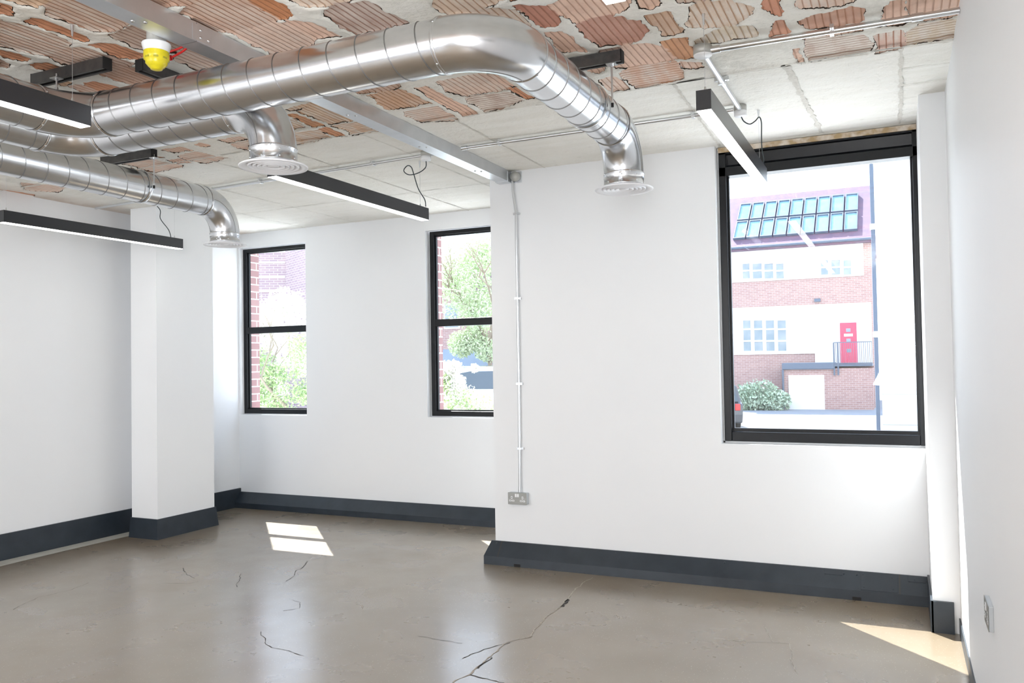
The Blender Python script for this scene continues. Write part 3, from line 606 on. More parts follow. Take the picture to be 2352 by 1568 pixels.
# details on the bay skirting: kept on its sloping face
sl = Vector((0, -.092, -.078)).normalized(); nrm = Vector((0, -.092, .078)).normalized()
def on_slope(x, t, off=0):   # t: 0 top .. 1 kink
    p = Vector((x, Y1-.012, .150)).lerp(Vector((x, Y1-.09, .058)), t); return p + Vector((0, -.76, .65))*off
for px, t in ((1141, .15), (1414, .15), (1664, .15), (1937, .2), (1967, .2), (2100, .2), (2128, .25), (1982, .15), (2048, .2), (1984, .8), (2050, .8)):
    x = at(px, 1300, 1, Y1-.03).x; q = MB(); screw(q, on_slope(x, t, .001), (0, -.76, .65), .006); q.build('screw', 'navy', b1)
for px in (1188, 1966):
    x = at(px, 1300, 1, Y1-.09).x; q = MB(); q.box(x-.024, x+.024, Y1-.0915, Y1-.085, .001, .020); q.build('vent_notch', 'dark', b1, label='small dark notch')
for pa, pb, ta, tb in ((1978, 2062, .08, .95), (1894, 1936, .05, .30), (2086, 2126, .08, .32)):
    xa = at(pa, 1330, 1, Y1-.03).x; xb = at(pb, 1330, 1, Y1-.03).x; q = MB()
    a = [on_slope(xa, ta, .003), on_slope(xb, ta, .003), on_slope(xb, tb, .003), on_slope(xa, tb, .003)]; c = [on_slope(xa, ta), on_slope(xb, ta), on_slope(xb, tb), on_slope(xa, tb)]
    q.add(a+c, [(0, 1, 2, 3), (0, 4, 5, 1), (1, 5, 6, 2), (2, 6, 7, 3), (3, 7, 4, 0)]); q.build('cover_plate', 'navy', b1, bevel=.001)
for px in (1148, 2064):
    x = at(px, 1300, 1, Y1-.05).x; q = MB(); q.add([on_slope(x, 0, .0012), on_slope(x+.006, 0, .0012), on_slope(x+.006, 1, .0012), on_slope(x, 1, .0012)], [(0, 1, 2, 3)]); q.build('joint_line', 'crackdark', b1)

# ---- sockets and conduits
def socket(loc, rz, label, sy_=1):
    e = thing('double_socket', loc, label, 'power socket', rz=0)
    b = MB(); b.box(-.070, .070, -.040, 0, -.040, .040); o = b.build('back_box', 'socketbox', bevel=.003)
    p = MB(); p.box(-.071, .071, -.0435, -.040, -.041, .041); o2 = p.build('faceplate', 'socket', bevel=.002)
    parts = [o, o2]
    for sx_ in (-1, 1):
        s = MB(); s.box(sx_*.008-.007, sx_*.008+.007, -.049, -.0435, .011, .033); parts.append(s.build('switch', 'white', bevel=.001))
        s = MB(); s.box(sx_*.041-.006, sx_*.041+.006, -.0450, -.0435, -.002, .016); s.box(sx_*.041-.020, sx_*.041-.002, -.0450, -.0435, -.021, -.009); s.box(sx_*.041+.002, sx_*.041+.020, -.0450, -.0435, -.021, -.009); i = s.build('socket_insert', 'white'); parts.append(i)
        h = MB(); h.box(sx_*.041-.002, sx_*.041+.002, -.0455, -.0450, .003, .011)
        for q in (-.011, .011): h.box(sx_*.041+q-.003, sx_*.041+q+.003, -.0455, -.0450, -.017, -.013)
        ho = h.build('pin_hole', 'dark'); ho.parent = i
        k = MB(); screw(k, (sx_*.060, -.0435, 0), (0, -1, 0), .003); parts.append(k.build('screw', 'zinc'))
    for o in parts: o.parent = e
    e.rotation_euler = (0, 0, rz); e.scale = (1, sy_, 1); return e
socket((-2.423, Y1, .459), 0, 'grey metal double socket on the pier wall below the vertical conduit')
socket((XR, 3.06, .575), -PI/2, 'grey double socket low on the right wall beside the camera', .35)
def conduit(name, pts, r, label, saddles=(), sn=(0, 1, 0), mt='zinc', couplers=()):
    e = thing(name, pts[0], label, 'conduit')
    t = MB(); t.tube(pts, r, 12); t.build('pipe', mt, e)
    for s in saddles:
        s = Vector(s); n_ = Vector(sn); q = MB()
        ax = (Vector(pts[-1])-Vector(pts[-2])).normalized(); sd = ax.cross(n_).normalized()
        Mx = Matrix((sd, ax, n_)).transposed().to_4x4(); Mx.translation = s
        q.box(-r*2.6, r*2.6, -.008, .008, .0*r, r*1.3, Mx); q.box(-r*1.3, r*1.3, -.008, .008, -r*1.35, r*.2, Mx); screw(q, s+sd*r*2+n_*(0), -n_, .003); screw(q, s-sd*r*2, -n_, .003)
        q.build('saddle', 'zinc', e, bevel=.001)
    for s, ax in couplers:
        q = MB(); s = Vector(s); ax = Vector(ax).normalized(); q.tube([s-ax*.02, s+ax*.02], r*1.25, 12); q.build('coupler', 'zinc', e)
    return e
xv = -2.406; yv = Y1-.018
conduit('vertical_conduit', [(-2.430, yv, 2.68), (-2.426, yv, 2.60), (xv-.002, yv, 2.47), (xv, yv, 2.44), (xv, yv, 1.2), (xv-.006, yv, .50)], .0095, 'thin galvanised conduit running down the pier wall to the socket',
    [(xv, yv, z) for z in (2.445, 1.85, 1.254, .804)], couplers=[((xv-.006, yv, .52), (0, 0, 1))])
def jbox(loc, label, cap=None, r=.033, h=.03):
    e = thing('junction_box', loc, label, 'junction box', 'round conduit boxes on the ceiling')
    x, y, z = loc; q = MB(); Mx = Matrix.Translation(Vector((x, y, z)))
    q.lathe([(0, 0), (r, 0), (r, -h), (0, -h)], Mx, 24, True); q.build('body', 'greybox', e)
    if cap:
        q = MB(); q.lathe([(0, -h), (r*1.0, -h), (r*1.0, -h-cap), (r*.9, -h-cap-.004), (0, -h-cap-.004)], Mx, 24); q.build('cap', 'white', e, label='white plastic cap')
    return e
jb1 = jbox((-.730, 3.55, H-.003), 'grey box near the near end of the right pendant light', cap=.003, r=.040, h=.038)
jb2 = jbox((-.730, 4.48, H-.003), 'white capped grey box above the far end of the right pendant light', cap=.024)
jb3 = jbox((-2.68, 4.50, H-.003), 'white capped grey box above the far end of the central pendant light', cap=.024)
e = thing('junction_box', (-2.404, Y1, 2.70), 'grey box at the top of the pier wall where the steel channel ends', 'junction box')
q = MB(); Mx = Matrix.Translation(Vector((-2.404, Y1-.045, 2.705))) @ Matrix.Rotation(-PI/2, 4, 'X'); q.lathe([(0, 0), (.033, 0), (.033, .04), (0, .04)], Mx, 24); q.build('body', 'greybox', e)
q = MB(); q.box(-2.438, -2.365, Y1-.006, Y1, 2.665, 2.742); q.build('mounting_plate', 'steel', e, bevel=.002)
zc = H-.022
conduit('ceiling_conduit', [(-2.405, 4.475, zc), (-.765, 4.475, zc)], .011, 'galvanised conduit across the ceiling from the steel channel to the right pendant light', [(-2.151, 4.475, zc), (-1.355, 4.475, zc), (-.98, 4.475, zc)], (0, 0, 1), couplers=[((-2.39, 4.475, zc), (1, 0, 0))])
conduit('ceiling_conduit', [(-2.565, 4.51, zc), (-2.65, 4.51, zc)], .011, 'short conduit stub between the channel and the central capped box', [], (0, 0, 1), couplers=[((-2.60, 4.51, zc), (1, 0, 0))])
conduit('ceiling_conduit', [(-2.715, 4.515, zc), (-4.3, 4.60, zc), (-5.95, 4.70, zc)], .011, 'galvanised conduit running left across the ceiling from the central capped box', [(-3.10, 4.535, zc), (-4.10, 4.59, zc), (-5.0, 4.64, zc)], (0, 0, 1))
conduit('ceiling_conduit', [(-.69, 3.55, zc-.004), (.245, 3.585, zc-.004)], .013, 'galvanised conduit from the grey box to the right wall', [(-.212, 3.568, zc-.004)], (0, 0, 1), couplers=[((.10, 3.58, zc-.004), (1, .03, 0)), ((-.675, 3.55, zc-.004), (1, 0, 0))])
conduit('ceiling_conduit', [(-.730, 3.59, zc-.004), (-.730, 4.447, zc-.004)], .013, 'galvanised conduit joining the two boxes over the right pendant light', [(-.730, 3.97, zc-.004)], (0, 0, 1), couplers=[((-.730, 4.0, zc-.004), (0, 1, 0))])

# ---- steel channel
xc0, xc1, zcb = -2.535, -2.445, 2.672
def channel():
    e = thing('steel_channel', ((xc0+xc1)/2, 0, H), 'long galvanised steel channel crossing the ceiling to the pier', 'ceiling channel')
    P = [(xc0, 0, H-.002), (xc0, 0, zcb), (xc1, 0, zcb), (xc1, 0, H-.002), (xc1-.003, 0, H-.002), (xc1-.003, 0, zcb+.003), (xc0+.003, 0, zcb+.003), (xc0+.003, 0, H-.002)]
    q = MB(); q.extr(P, (0, -1.0, 0), (0, 2.38, 0)); q.build('trough', 'steel', e)
    q = MB(); q.extr(P, (0, 2.383, 0), (0, Y1-.07, 0)); q.build('trough', 'steel', e)
    q = MB(); q.box(xc0-.004, xc1+.004, Y1-.07, Y1-.002, zcb-.006, zcb+.07); q.build('end_bracket', 'steel', e, bevel=.002)
    q = MB(); q.box(xc1, xc1+.002, 2.36, 2.46, zcb+.004, H-.01); q.build('splice_plate', 'steel', e, bevel=.001)
    for y, z in ((2.40, zcb+.02), (2.44, zcb+.022), (2.40, zcb+.05)):
        q = MB(); screw(q, (xc1+.002, y, z), (1, 0, 0), .006); q.build('bolt', 'zinc', e)
    for y in (2.15, 2.75, 3.45, 4.15, 4.85):
        for dx in (-.015, .015):
            q = MB(); screw(q, ((xc0+xc1)/2+dx, y+dx, zcb), (0, 0, -1), .008); q.build('bolt', 'zinc', e)
channel()

# ---- dark strut rails with hanger rods
def strut(a, b, wd, zb, label, group='dark strut rails under the ceiling'):
    a = Vector(a); b = Vector(b); e = thing('strut_rail', (*a.xy, H), label, 'strut rail', group)
    d = (b-a).normalized(); n_ = Vector((-d.y, d.x, 0)); h = wd/2; t = .0025; li = h*.55
    sec = [(-h, H), (-h, zb), (-h+li, zb), (-h+li, zb+.006), (-h+t, zb+.006), (-h+t, H-t), (h-t, H-t), (h-t, zb+.006), (h-li, zb+.006), (h-li, zb), (h, zb), (h, H)]
    P = [n_*s + Vector((0, 0, z-.002 if z == H else z)) for s, z in sec]
    q = MB(); q.extr(P, (a.x, a.y, 0), (b.x, b.y, 0)); q.build('rail', 'strut', e)
    for p in (a, b):
        q = MB(); Mx = Matrix((d, n_, Vector((0, 0, 1)))).transposed().to_4x4(); Mx.translation = Vector((p.x, p.y, 0)); q.box(-.002, .002, -h, h, zb, H, Mx); q.build('end_cap', 'dark', e)
    return e
zs = H-.052
strut((-3.54, 2.485, 0), (-3.07, 2.485, 0), .045, zs, 'dark strut rail above the top left pendant light')
strut((-2.965, 2.56, 0), (-2.965, 2.95, 0), .045, zs, 'dark strut rail behind the yellow sounder')
strut((-1.42, 3.44, 0), (-1.055, 3.44, 0), .045, zs, 'dark strut rail above the right hand duct run')
strut((-4.56, 3.66, 0), (-4.115, 3.66, 0), .045, zs, 'dark strut rail above the lowest left duct')
def rod(x, y, z1_, label, side, duct_r=.0975, dz=2.53):
    e = thing('hanger_rod', (x, y, zs), label, 'hanger rod', 'threaded rods holding the ducts')
    q = MB(); q.tube([(x, y, zs+.02), (x, y, z1_)], .004, 10); q.build('threaded_rod', 'zinc', e)
    q = MB(); q.box(x-.022, x+.022, y-.018, y+.018, zs-.004, zs); q.tube([(x, y, zs-.012), (x, y, zs-.004)], .008, 6, smooth=False); q.build('plate_washer', 'zinc', e)
    q = MB(); q.tube([(x, y, z1_-.004), (x, y, z1_+.006)], .008, 6, smooth=False); q.build('nut', 'zinc', e)
    q = MB(); q.tube([(x, y, z1_-.022), (x, y, z1_-.004)], .006, 10); q.build('rod_end', 'dark', e, label='black plastic rod end')
    return e

# ---- ducts
DR = .0965; DZ = 2.53
def arc(c, a, b, R, n=14):
    """points of a quarter elbow: from c+a*R to c+b*R, a and b are unit vectors"""
    c = Vector(c); a = Vector(a); b = Vector(b); return [c + (a*math.cos(t*PI/2/n)+b*math.sin(t*PI/2/n))*R for t in range(n+1)]
def ring(e, p, ax, r=None, w_=.006, nm='band'):
    r = r or DR; q = MB(); ax = Vector(ax).normalized(); p = Vector(p)
    q.tube([p-ax*w_, p-ax*w_*.5, p+ax*w_*.5, p+ax*w_], [r+.0005, r+.004, r+.004, r+.0005], 40, caps=False); return q.build(nm, 'duct', e)
def straight(e, a, b, phase=0.0):
    a = Vector(a); b = Vector(b); q = MB(); q.tube([a, b], DR, 64, caps=False); s = q.build('spiral_section', 'duct', e)
    # raised helical lock seam
    d = (b-a); L_ = d.length; t = d/L_; u = t.cross(Vector((0, 0, 1))).normalized(); v = t.cross(u); pitch = .127; N_ = int(L_/pitch*36)
    pts = [a + t*(L_*i/N_) + (u*math.cos(2*PI*(L_*i/N_)/pitch+phase)+v*math.sin(2*PI*(L_*i/N_)/pitch+phase))*(DR+.0005) for i in range(N_+1)]
    k = MB(); k.tube(pts, .0022, 6, caps=False); k.build('lock_seam', 'seam', s)
    return s
def elbow(e, c, a, b, R, start_out=1):
    P = arc(c, a, b, R); q = MB(); q.tube(P, DR+.002, 64, caps=False); o = q.build('elbow', 'duct', e)
    # welded seam along the outside and swaged collars
    n_ = Vector(a).cross(Vector(b)).normalized()
    for sgn in (1, -1):
        k = MB(); k.tube([p + n_*sgn*(DR+.002) for p in P], .0018, 6); k.build('weld_seam', 'seam', o)
    ta = Vector(b); tb = -Vector(a)
    ring(o, P[0]-ta*.0, ta, DR+.001, .007, 'collar'); ring(o, P[-1], tb, DR+.001, .007, 'collar')
    for p, tt in ((P[0], ta), (P[-1], tb)):
        for s in range(4):
            an = s*PI/2+.6; u_ = tt.cross(n_).normalized(); dirn = u_*math.cos(an)+n_*math.sin(an)
            k = MB(); screw(k, p + dirn*(DR+.004)-tt*.0, dirn, .0045); k.build('screw', 'zinc', o)
    return o
def diffuser(e, x, y):
    """collar, screws and round louvred grille under a drop elbow that ends at z = DZ-.2"""
    z0 = DZ-.2; Mx = Matrix.Translation(Vector((x, y, 0)))
    q = MB(); q.lathe([(DR+.001, z0), (DR+.005, z0-.003), (DR+.003, z0-.006), (DR+.003, z0-.052), (DR+.006, z0-.056), (DR, z0-.058)], Mx, 56); c_ = q.build('neck', 'duct', e)
    for s in range(8):
        a = s*PI/4+.2
        for zz in (z0-.015, z0-.044):
            k = MB(); screw(k, (x+(DR+.003)*math.cos(a), y+(DR+.003)*math.sin(a), zz), (math.cos(a), math.sin(a), 0), .004); k.build('screw', 'zinc', c_)
    R = .145; zd = z0-.070
    q = MB(); q.lathe([(DR-.004, z0-.05), (DR+.002, z0-.058), (DR+.012, zd+.004), (R-.006, zd+.001), (R, zd-.003), (R-.002, zd-.007), (R-.018, zd-.006), (R-.026, zd-.003), (R-.038, zd+.006), (R-.045, zd+.012)], Mx, 64); g = q.build('grille_flange', 'diff', e)
    for r_ in (.104, .084, .064, .044):
        q = MB(); q.lathe([(r_+.004, zd+.004), (r_+.003, zd-.005), (r_, zd-.006), (r_-.003, zd-.005), (r_-.017, zd+.005), (r_-.017, zd+.010)], Mx, 56); q.build('louvre_ring', 'diff', g)
    q = MB(); q.lathe([(0, zd-.003), (.024, zd-.003), (.026, zd+.004), (0, zd+.006)], Mx, 32); q.build('centre_disc', 'diff', g)
    q = MB(); q.lathe([(0, zd+.034), (.092, zd+.034)], Mx, 32); q.build('throat', 'diff', g)
R = .21
xA, yA, xA2, yAd = -3.335, 2.545, -1.222, 3.972
eA = thing('air_duct', (xA, yA, DZ), 'largest galvanised spiral duct, bending twice across the ceiling to a grille', 'air duct')
straight(eA, (xA, .2, DZ), (xA, yA-R, DZ), .5)
elbow(eA, (xA+R, yA-R, DZ), (-1, 0, 0), (0, 1, 0), R)
straight(eA, (xA+R, yA, DZ), (xA2-R, yA, DZ), 1.0)
elbow(eA, (xA2-R, yA+R, DZ), (0, -1, 0), (1, 0, 0), R)
straight(eA, (xA2, yA+R, DZ), (xA2, yAd-.2, DZ), 2)
elbow(eA, (xA2, yAd-.2, DZ-.2), (0, 0, 1), (0, 1, 0), .2); diffuser(eA, xA2, yAd)
ring(eA, (xA2, 3.43, DZ), (0, 1, 0), DR+.003, .014, 'hanger_band')
cC = at(0, 262, 2, DZ); xC_, yC_, xCd = -3.63, 2.768, -2.405
eC = thing('air_duct', (xC_, yC_, DZ), 'galvanised spiral duct tucked behind the largest one, ending in the nearest grille', 'air duct')
straight(eC, (xC_, .2, DZ), (xC_, yC_-R, DZ), .1)
elbow(eC, (xC_+R, yC_-R, DZ), (-1, 0, 0), (0, 1, 0), R)
straight(eC, (xC_+R, yC_, DZ), (xCd-.2, yC_, DZ), 1.3)
elbow(eC, (xCd-.2, yC_, DZ-.2), (0, 0, 1), (1, 0, 0), .2); diffuser(eC, xCd, yC_)
xD, yD = -4.235, 4.37
eD = thing('air_duct', (xD, yD, DZ), 'straight galvanised spiral duct at the far left, ending near the corner', 'air duct')
straight(eD, (xD, .2, DZ), (xD, yD-.2, DZ), .9)
elbow(eD, (xD, yD-.2, DZ-.2), (0, 0, 1), (0, 1, 0), .2); diffuser(eD, xD, yD)
ring(eD, (xD, 3.66, DZ), (0, 1, 0), DR+.003, .014, 'hanger_band')
rod(xA2+DR+.022, 3.44, DZ+.0, 'zinc hanger rod beside the right hand duct run', 1)
rod(xD+DR+.022, 3.66, DZ+.0, 'zinc hanger rod beside the lowest left duct', 1)
rod(xA-.02, 2.485-.03, DZ+.12, 'zinc hanger rod seen behind the suspension wire at top left', 1)

# ---- pendant lights
def pendant(x, y0, y1, label, wires=True):
    ym = (y0+y1)/2; e = thing('pendant_light', (x, ym, 2.36), label, 'pendant light', 'black linear pendant lights')
    q = MB(); w_ = .029
    q.extr([(x-w_, 0, 2.362), (x-w_, 0, 2.44), (x+w_, 0, 2.44), (x+w_, 0, 2.362), (x+w_-.002, 0, 2.362), (x+w_-.002, 0, 2.368), (x-w_+.002, 0, 2.368), (x-w_+.002, 0, 2.362)], (0, y0+.003, 0), (0, y1-.003, 0)); q.build('housing', 'blackmat', e)
    for yy in (y0, y1-.003):
        q = MB(); q.box(x-w_, x+w_, yy, yy+.003, 2.362, 2.44); q.build('end_cap', 'blackmat', e)
    q = MB(); q.box(x-w_+.002, x+w_-.002, y0+.003, y1-.003, 2.360, 2.3675); q.build('light_strip', 'lamp', e, label='glowing white underside')
    for yy in (y0+.035, y1-.06):
        q = MB(); q.tube([(x, yy, 2.44), (x, yy, H-.03)], .0008, 6); q.build('suspension_wire', 'zinc', e)
        q = MB(); q.tube([(x, yy, H-.045), (x, yy, H-.002)], [.003, .007], 12); q.build('ceiling_gripper', 'zinc', e)
        q = MB(); q.tube([(x, yy, 2.44), (x, yy, 2.462)], [.007, .003], 12); q.build('wire_fixing', 'zinc', e)
    return e
pR = pendant(-.656, 3.185, 4.675, 'black linear pendant light in front of the big window')
pC = pendant(-2.845, 3.26, 4.755, 'black linear pendant light in the middle, below the nearest grille')
pL = pendant(-5.225, 3.43, 4.905, 'black linear pendant light at the left edge in front of the column')
pT = pendant(-2.892, .75, 2.243, 'black linear pendant light at the top left in front of the ducts')
pU = pendant(-.662, .62, 2.115, 'black linear pendant light whose end shows at the top edge')
def cable(e, pts, r=.0032, mt='cable', nm='power_cable'):
    # Catmull-Rom through pts
    P = [Vector(p) for p in pts]; P = [P[0]]+P+[P[-1]]; out = []
    for i in range(1, len(P)-2):
        for k in range(10):
            t = k/10; a, b, c, d = P[i-1:i+3]
            out.append(.5*((2*b)+(c-a)*t+(2*a-5*b+4*c-d)*t*t+(3*b-a-3*c+d)*t**3))
    out.append(P[-2]); q = MB(); q.tube(out, r, 8); return q.build(nm, mt, e)
cable(pR, [(-.725, 4.48, H-.065), (-.715, 4.50, 2.665), (-.69, 4.53, 2.655), (-.665, 4.555, 2.675), (-.648, 4.58, 2.70), (-.640, 4.60, 2.675), (-.642, 4.605, 2.60), (-.640, 4.60, 2.53), (-.632, 4.60, 2.47), (-.645, 4.60, 2.44)])
cable(pC, [(-2.68, 4.50, H-.065), (-2.685, 4.50, 2.645), (-2.73, 4.49, 2.615), (-2.80, 4.49, 2.61), (-2.84, 4.49, 2.64), (-2.82, 4.50, 2.672), (-2.79, 4.50, 2.66), (-2.785, 4.52, 2.62), (-2.80, 4.60, 2.54), (-2.79, 4.66, 2.48), (-2.80, 4.69, 2.44)])
cable(pL, [(-5.215, 4.60, H-.01), (-5.215, 4.62, 2.70), (-5.20, 4.68, 2.64), (-5.24, 4.72, 2.58), (-5.22, 4.78, 2.50), (-5.215, 4.80, 2.44)])
cable(pT, [(-2.885, 1.6, H-.01), (-2.89, 1.62, 2.60), (-2.89, 1.65, 2.44)])

# ---- sounder
xs, ys_ = -2.590, 2.318
e = thing('alarm_sounder', (xs, ys_, 2.70), 'yellow and white fire alarm sounder beside the steel channel', 'fire alarm')
Mx = Matrix.Translation(Vector((xs, ys_, 2.663)))
q = MB(); q.lathe([(0, .004), (.052, .004), (.054, .0), (.053, -.006), (.047, -.026), (.046, -.030), (0, -.03)], Mx, 40); q.build('base', 'white', e)
q = MB(); q.lathe([(.047, -.030), (.0475, -.046), (.045, -.062), (.040, -.067), (.0405, -.075), (.030, -.088), (.024, -.091), (.022, -.097), (.010, -.101), (0, -.101)], Mx, 40); q.build('dome', 'yellow', e)
for k in range(8):
    a = k*PI/4; q = MB(); q.box(-.009, .009, -.0015, .0015, -.0035, .0035, Matrix.Translation(Vector((xs+.0455*math.cos(a), ys_+.0455*math.sin(a), 2.663-.058))) @ Matrix.Rotation(a+PI/2, 4, 'Z')); q.build('sound_slot', 'yellow2', e)
q = MB(); q.lathe([(0, .087), (.036, .087), (.036, .004), (0, .004)], Mx, 24); q.build('mounting_box', 'greybox', e)
G1 = at(372, 122, 2, 2.71); G2 = at(387, 133, 2, 2.70)
for g_ in (G1, G2):
    q = MB(); q.tube([g_+Vector((-.018, -.004, 0)), g_+Vector((.012, .004, 0))], [.014, .011], 14); q.build('cable_gland', 'red', e)
cable(e, [G1+Vector((.01, .003, 0)), at(395, 117, 2, 2.715), at(412, 111, 2, 2.722), at(424, 104, 2, 2.732), at(428, 97, 2, 2.742)], .0045, 'red', 'red_cable')
cable(e, [G2+Vector((.01, .003, 0)), at(404, 127, 2, 2.705), at(421, 117, 2, 2.715), at(431, 107, 2, 2.728), at(433, 98, 2, 2.742)], .0045, 'red', 'red_cable')
q = MB(); q.tube([(xc0-.006, -1, H-.012), (xc0-.006, 2.72, H-.012)], .0045, 8); tag(q.build('fire_cable', 'red'), 'red fire cable clipped along the side of the steel channel', 'cable')

# ------------------------------------------------------------------ outside
GZ = -1.1
q = MB(); q.box(-120, 90, Y1+.3, 140, GZ-.2, GZ); q.build('ground', 'asphalt', kind='structure')
tag(bpy.data.objects['ground'], 'grey tarmac yard outside the windows', 'ground')
q = MB(); q.box(-30, 25, Y2+.3, 22, GZ, GZ+.012); o = q.build('bounce_yard', 'bounce_yard', kind='structure'); tag(o, 'unseen pale ground added outside the windows to bounce sunlight', 'ground')  # added pale surface, throws sunlight up onto the ceiling
q = MB(); q.box(-9, 30, 27, 36.8, GZ, GZ+.02); o = q.build('paving', 'paving', kind='structure'); tag(o, 'sunlit pale paving in front of the garage', 'paving')
YF = 44.0; YG = 42.4
def fx(px, py=700, Y=YF): return at(px, py, 1, Y).x
def fz(py, px=1850, Y=YF): return at(px, py, 1, Y).z
b = thing('terrace_house', (fx(1850), YF, GZ), 'white rendered brick house with rooftop skylights seen through the big window', 'building')
xl, xr = fx(1560), fx(2004)
ze = fz(556); zw2b = fz(640); zb1_ = fz(700); zw1b = fz(812)
q = MB(); q.box(xl, xr, YF+.05, YF+8, GZ, ze); q.build('wall', 'brickfar', b, label='red brick wall')
q = MB(); q.box(xl, xr-.35, YF, YF+.05, zw2b, ze-.05); q.build('render_band', 'render', b, label='upper white rendered band')
q = MB(); q.box(xl, fx(2001), YF, YF+.05, zw1b, zb1_); q.box(fx(1869), fx(2001), YF, YF+.05, fz(835), zw1b); q.build('render_band', 'render', b, label='lower white rendered band')
zr = fz(440, 1850, YF+3.4); q = MB(); q.add([(xl-.2, YF-.35, ze-.05), (xr+.1, YF-.35, ze-.05), (xr+.1, YF+3.4, zr), (xl-.2, YF+3.4, zr), (xl-.2, YF-.35, ze-.25), (xr+.1, YF-.35, ze-.25), (xr+.1, YF+7.5, ze-.25), (xl-.2, YF+7.5, ze-.25)],
    [(0, 1, 2, 3), (4, 7, 6, 5), (0, 4, 5, 1), (1, 5, 6, 2), (3, 2, 6, 7), (0, 3, 7, 4)]); q.build('roof', 'slate', b)
q = MB(); q.tube([(xl-.2, YF-.4, ze-.1), (xr+.1, YF-.4, ze-.1)], .07, 8); q.build('gutter', 'bluegrey', b)
sl0 = Vector((0, YF-.35, ze-.05)); sl1 = Vector((0, YF+3.4, zr)); sdir = (sl1-sl0).normalized(); sn_ = Vector((0, -sdir.z, sdir.y))
sx0, sx1 = fx(1690, 520, YF+1.2), fx(1972, 500, YF+1.2); wS = (sx1-sx0)/9; Ls = (sl1-sl0).length
for r_ in range(2):
    for c_ in range(9):
        ctr = sl0 + sdir*(Ls*(.30+.36*r_)) + sn_*.06; ctr.x = sx0 + (c_+.5)*wS
        Mx = Matrix((Vector((1, 0, 0)), sdir, sn_)).transposed().to_4x4(); Mx.translation = ctr; hh = Ls*.165
        q = MB(); frame_rect_pts = None
        for bx in ((-wS*.45, -wS*.38, -hh, hh), (wS*.38, wS*.45, -hh, hh), (-wS*.38, wS*.38, -hh, -hh+.07), (-wS*.38, wS*.38, hh-.07, hh)): q.box(bx[0], bx[1], bx[2], bx[3], -.05, .08, Mx)
        f = q.build('skylight', 'bluegrey', b)
        q = MB(); q.box(-wS*.38, wS*.38, -hh+.07, hh-.07, -.02, .02, Mx); q.build('pane', 'skyglass', f)
def house_window(pxs, pys, Y=YF):
    for (a, c) in pxs:
        X0, X1 = fx(a), fx(c); Z1_, Z0 = fz(pys[0], a), fz(pys[-1], a)
        q = MB(); frame_rect(q, X0-.06, X1+.06, Z0-.06, Z1_+.06, Y-.05, Y-.001, .06); 
        for k in range(1, len(pys)-1): zz = fz(pys[k], a); q.box(X0, X1, Y-.05, Y-.001, zz-.04, zz+.04)
        f = q.build('window', 'render', b)
        q = MB(); q.box(X0, X1, Y-.02, Y-.002, Z0, Z1_); q.build('pane', 'paneglass', f)
house_window([(1708, 1724), (1731, 1752), (1758, 1778), (1785, 1802)], (606, 622, 640))
house_window([(1888, 1904), (1912, 1932), (1940, 1957)], (598, 614, 631))
house_window([(1706, 1723), (1731, 1750), (1758, 1777), (1785, 1804)], (736, 756, 783, 806))
X0, X1 = fx(1928), fx(1966); q = MB(); q.box(X0, X1, YF-.06, YF-.001, fz(836), fz(744)); dr = q.build('door', 'reddoor', b, label='red entrance door', bevel=.01)
for py in (761, 784, 807): q = MB(); c_ = fx(1947); q.box(c_-.1, c_+.1, YF-.07, YF-.06, fz(py+4), fz(py-4)); q.build('door_light', 'paneglass', dr)
q = MB(); c_ = fx(1947); q.box(c_-.2, c_+.2, YF-.075, YF-.06, fz(775), fz(769)); q.build('door_sign', 'render', dr)
q = MB(); c_ = fx(1978); q.box(c_-.1, c_+.1, YF-.05, YF-.001, fz(773), fz(763)); q.build('wall_notice', 'render', b)
q = MB(); c_ = fx(1878); q.box(c_-.14, c_+.14, YF-.12, YF+.05, fz(694), fz(687)); q.build('bulkhead_lamp', 'bluegrey', b)
# garage
gx = lambda p: at(p, 900, 1, YG).x; gz = lambda p: at(1850, p, 1, YG).z
g = thing('garage', (gx(1850), YG, GZ), 'low brick garage with a white door below the red entrance', 'garage')
q = MB(); q.box(gx(1801), gx(2006), YG, YF-.01, GZ, gz(846)); q.build('wall', 'brickfar', g)
q = MB(); q.box(gx(1798), gx(1918), YG-.15, YF-.01, gz(848), gz(833)); q.build('roof', 'bluegrey', g, bevel=.03)
q = MB(); q.box(gx(1918), gx(2006), YG-.08, YF-.01, gz(842), gz(837)); q.build('landing', 'bluegrey', g)
q = MB(); q.box(gx(1812), gx(1894), YG-.06, YG-.001, GZ, gz(861)); q.build('door', 'render', g, label='white up and over garage door')
q = MB(); q.tube([(gx(1800), YG-.12, gz(848)), (gx(1800), YG-.12, GZ)], .05, 8); q.build('downpipe', 'bluegrey', g)
q = MB(); q.box(gx(1918), gx(2006), YG-.115, YG-.081, gz(789), gz(787)); q.box(gx(1918), gx(2006), YG-.115, YG-.081, gz(836), gz(834)); r0 = q.build('railing', 'bluegrey', g, label='dark metal railing on the landing')
for k, p in enumerate(list(np.linspace(1918, 2005, 20))):
    q = MB(); t = .035 if k in (0, 2) else .012; xx = gx(p); q.box(xx-t, xx+t, YG-.112, YG-.083, gz(862) if k in (0, 2) else gz(836), gz(788)); q.build('baluster' if k not in (0, 2) else 'post', 'bluegrey', r0)
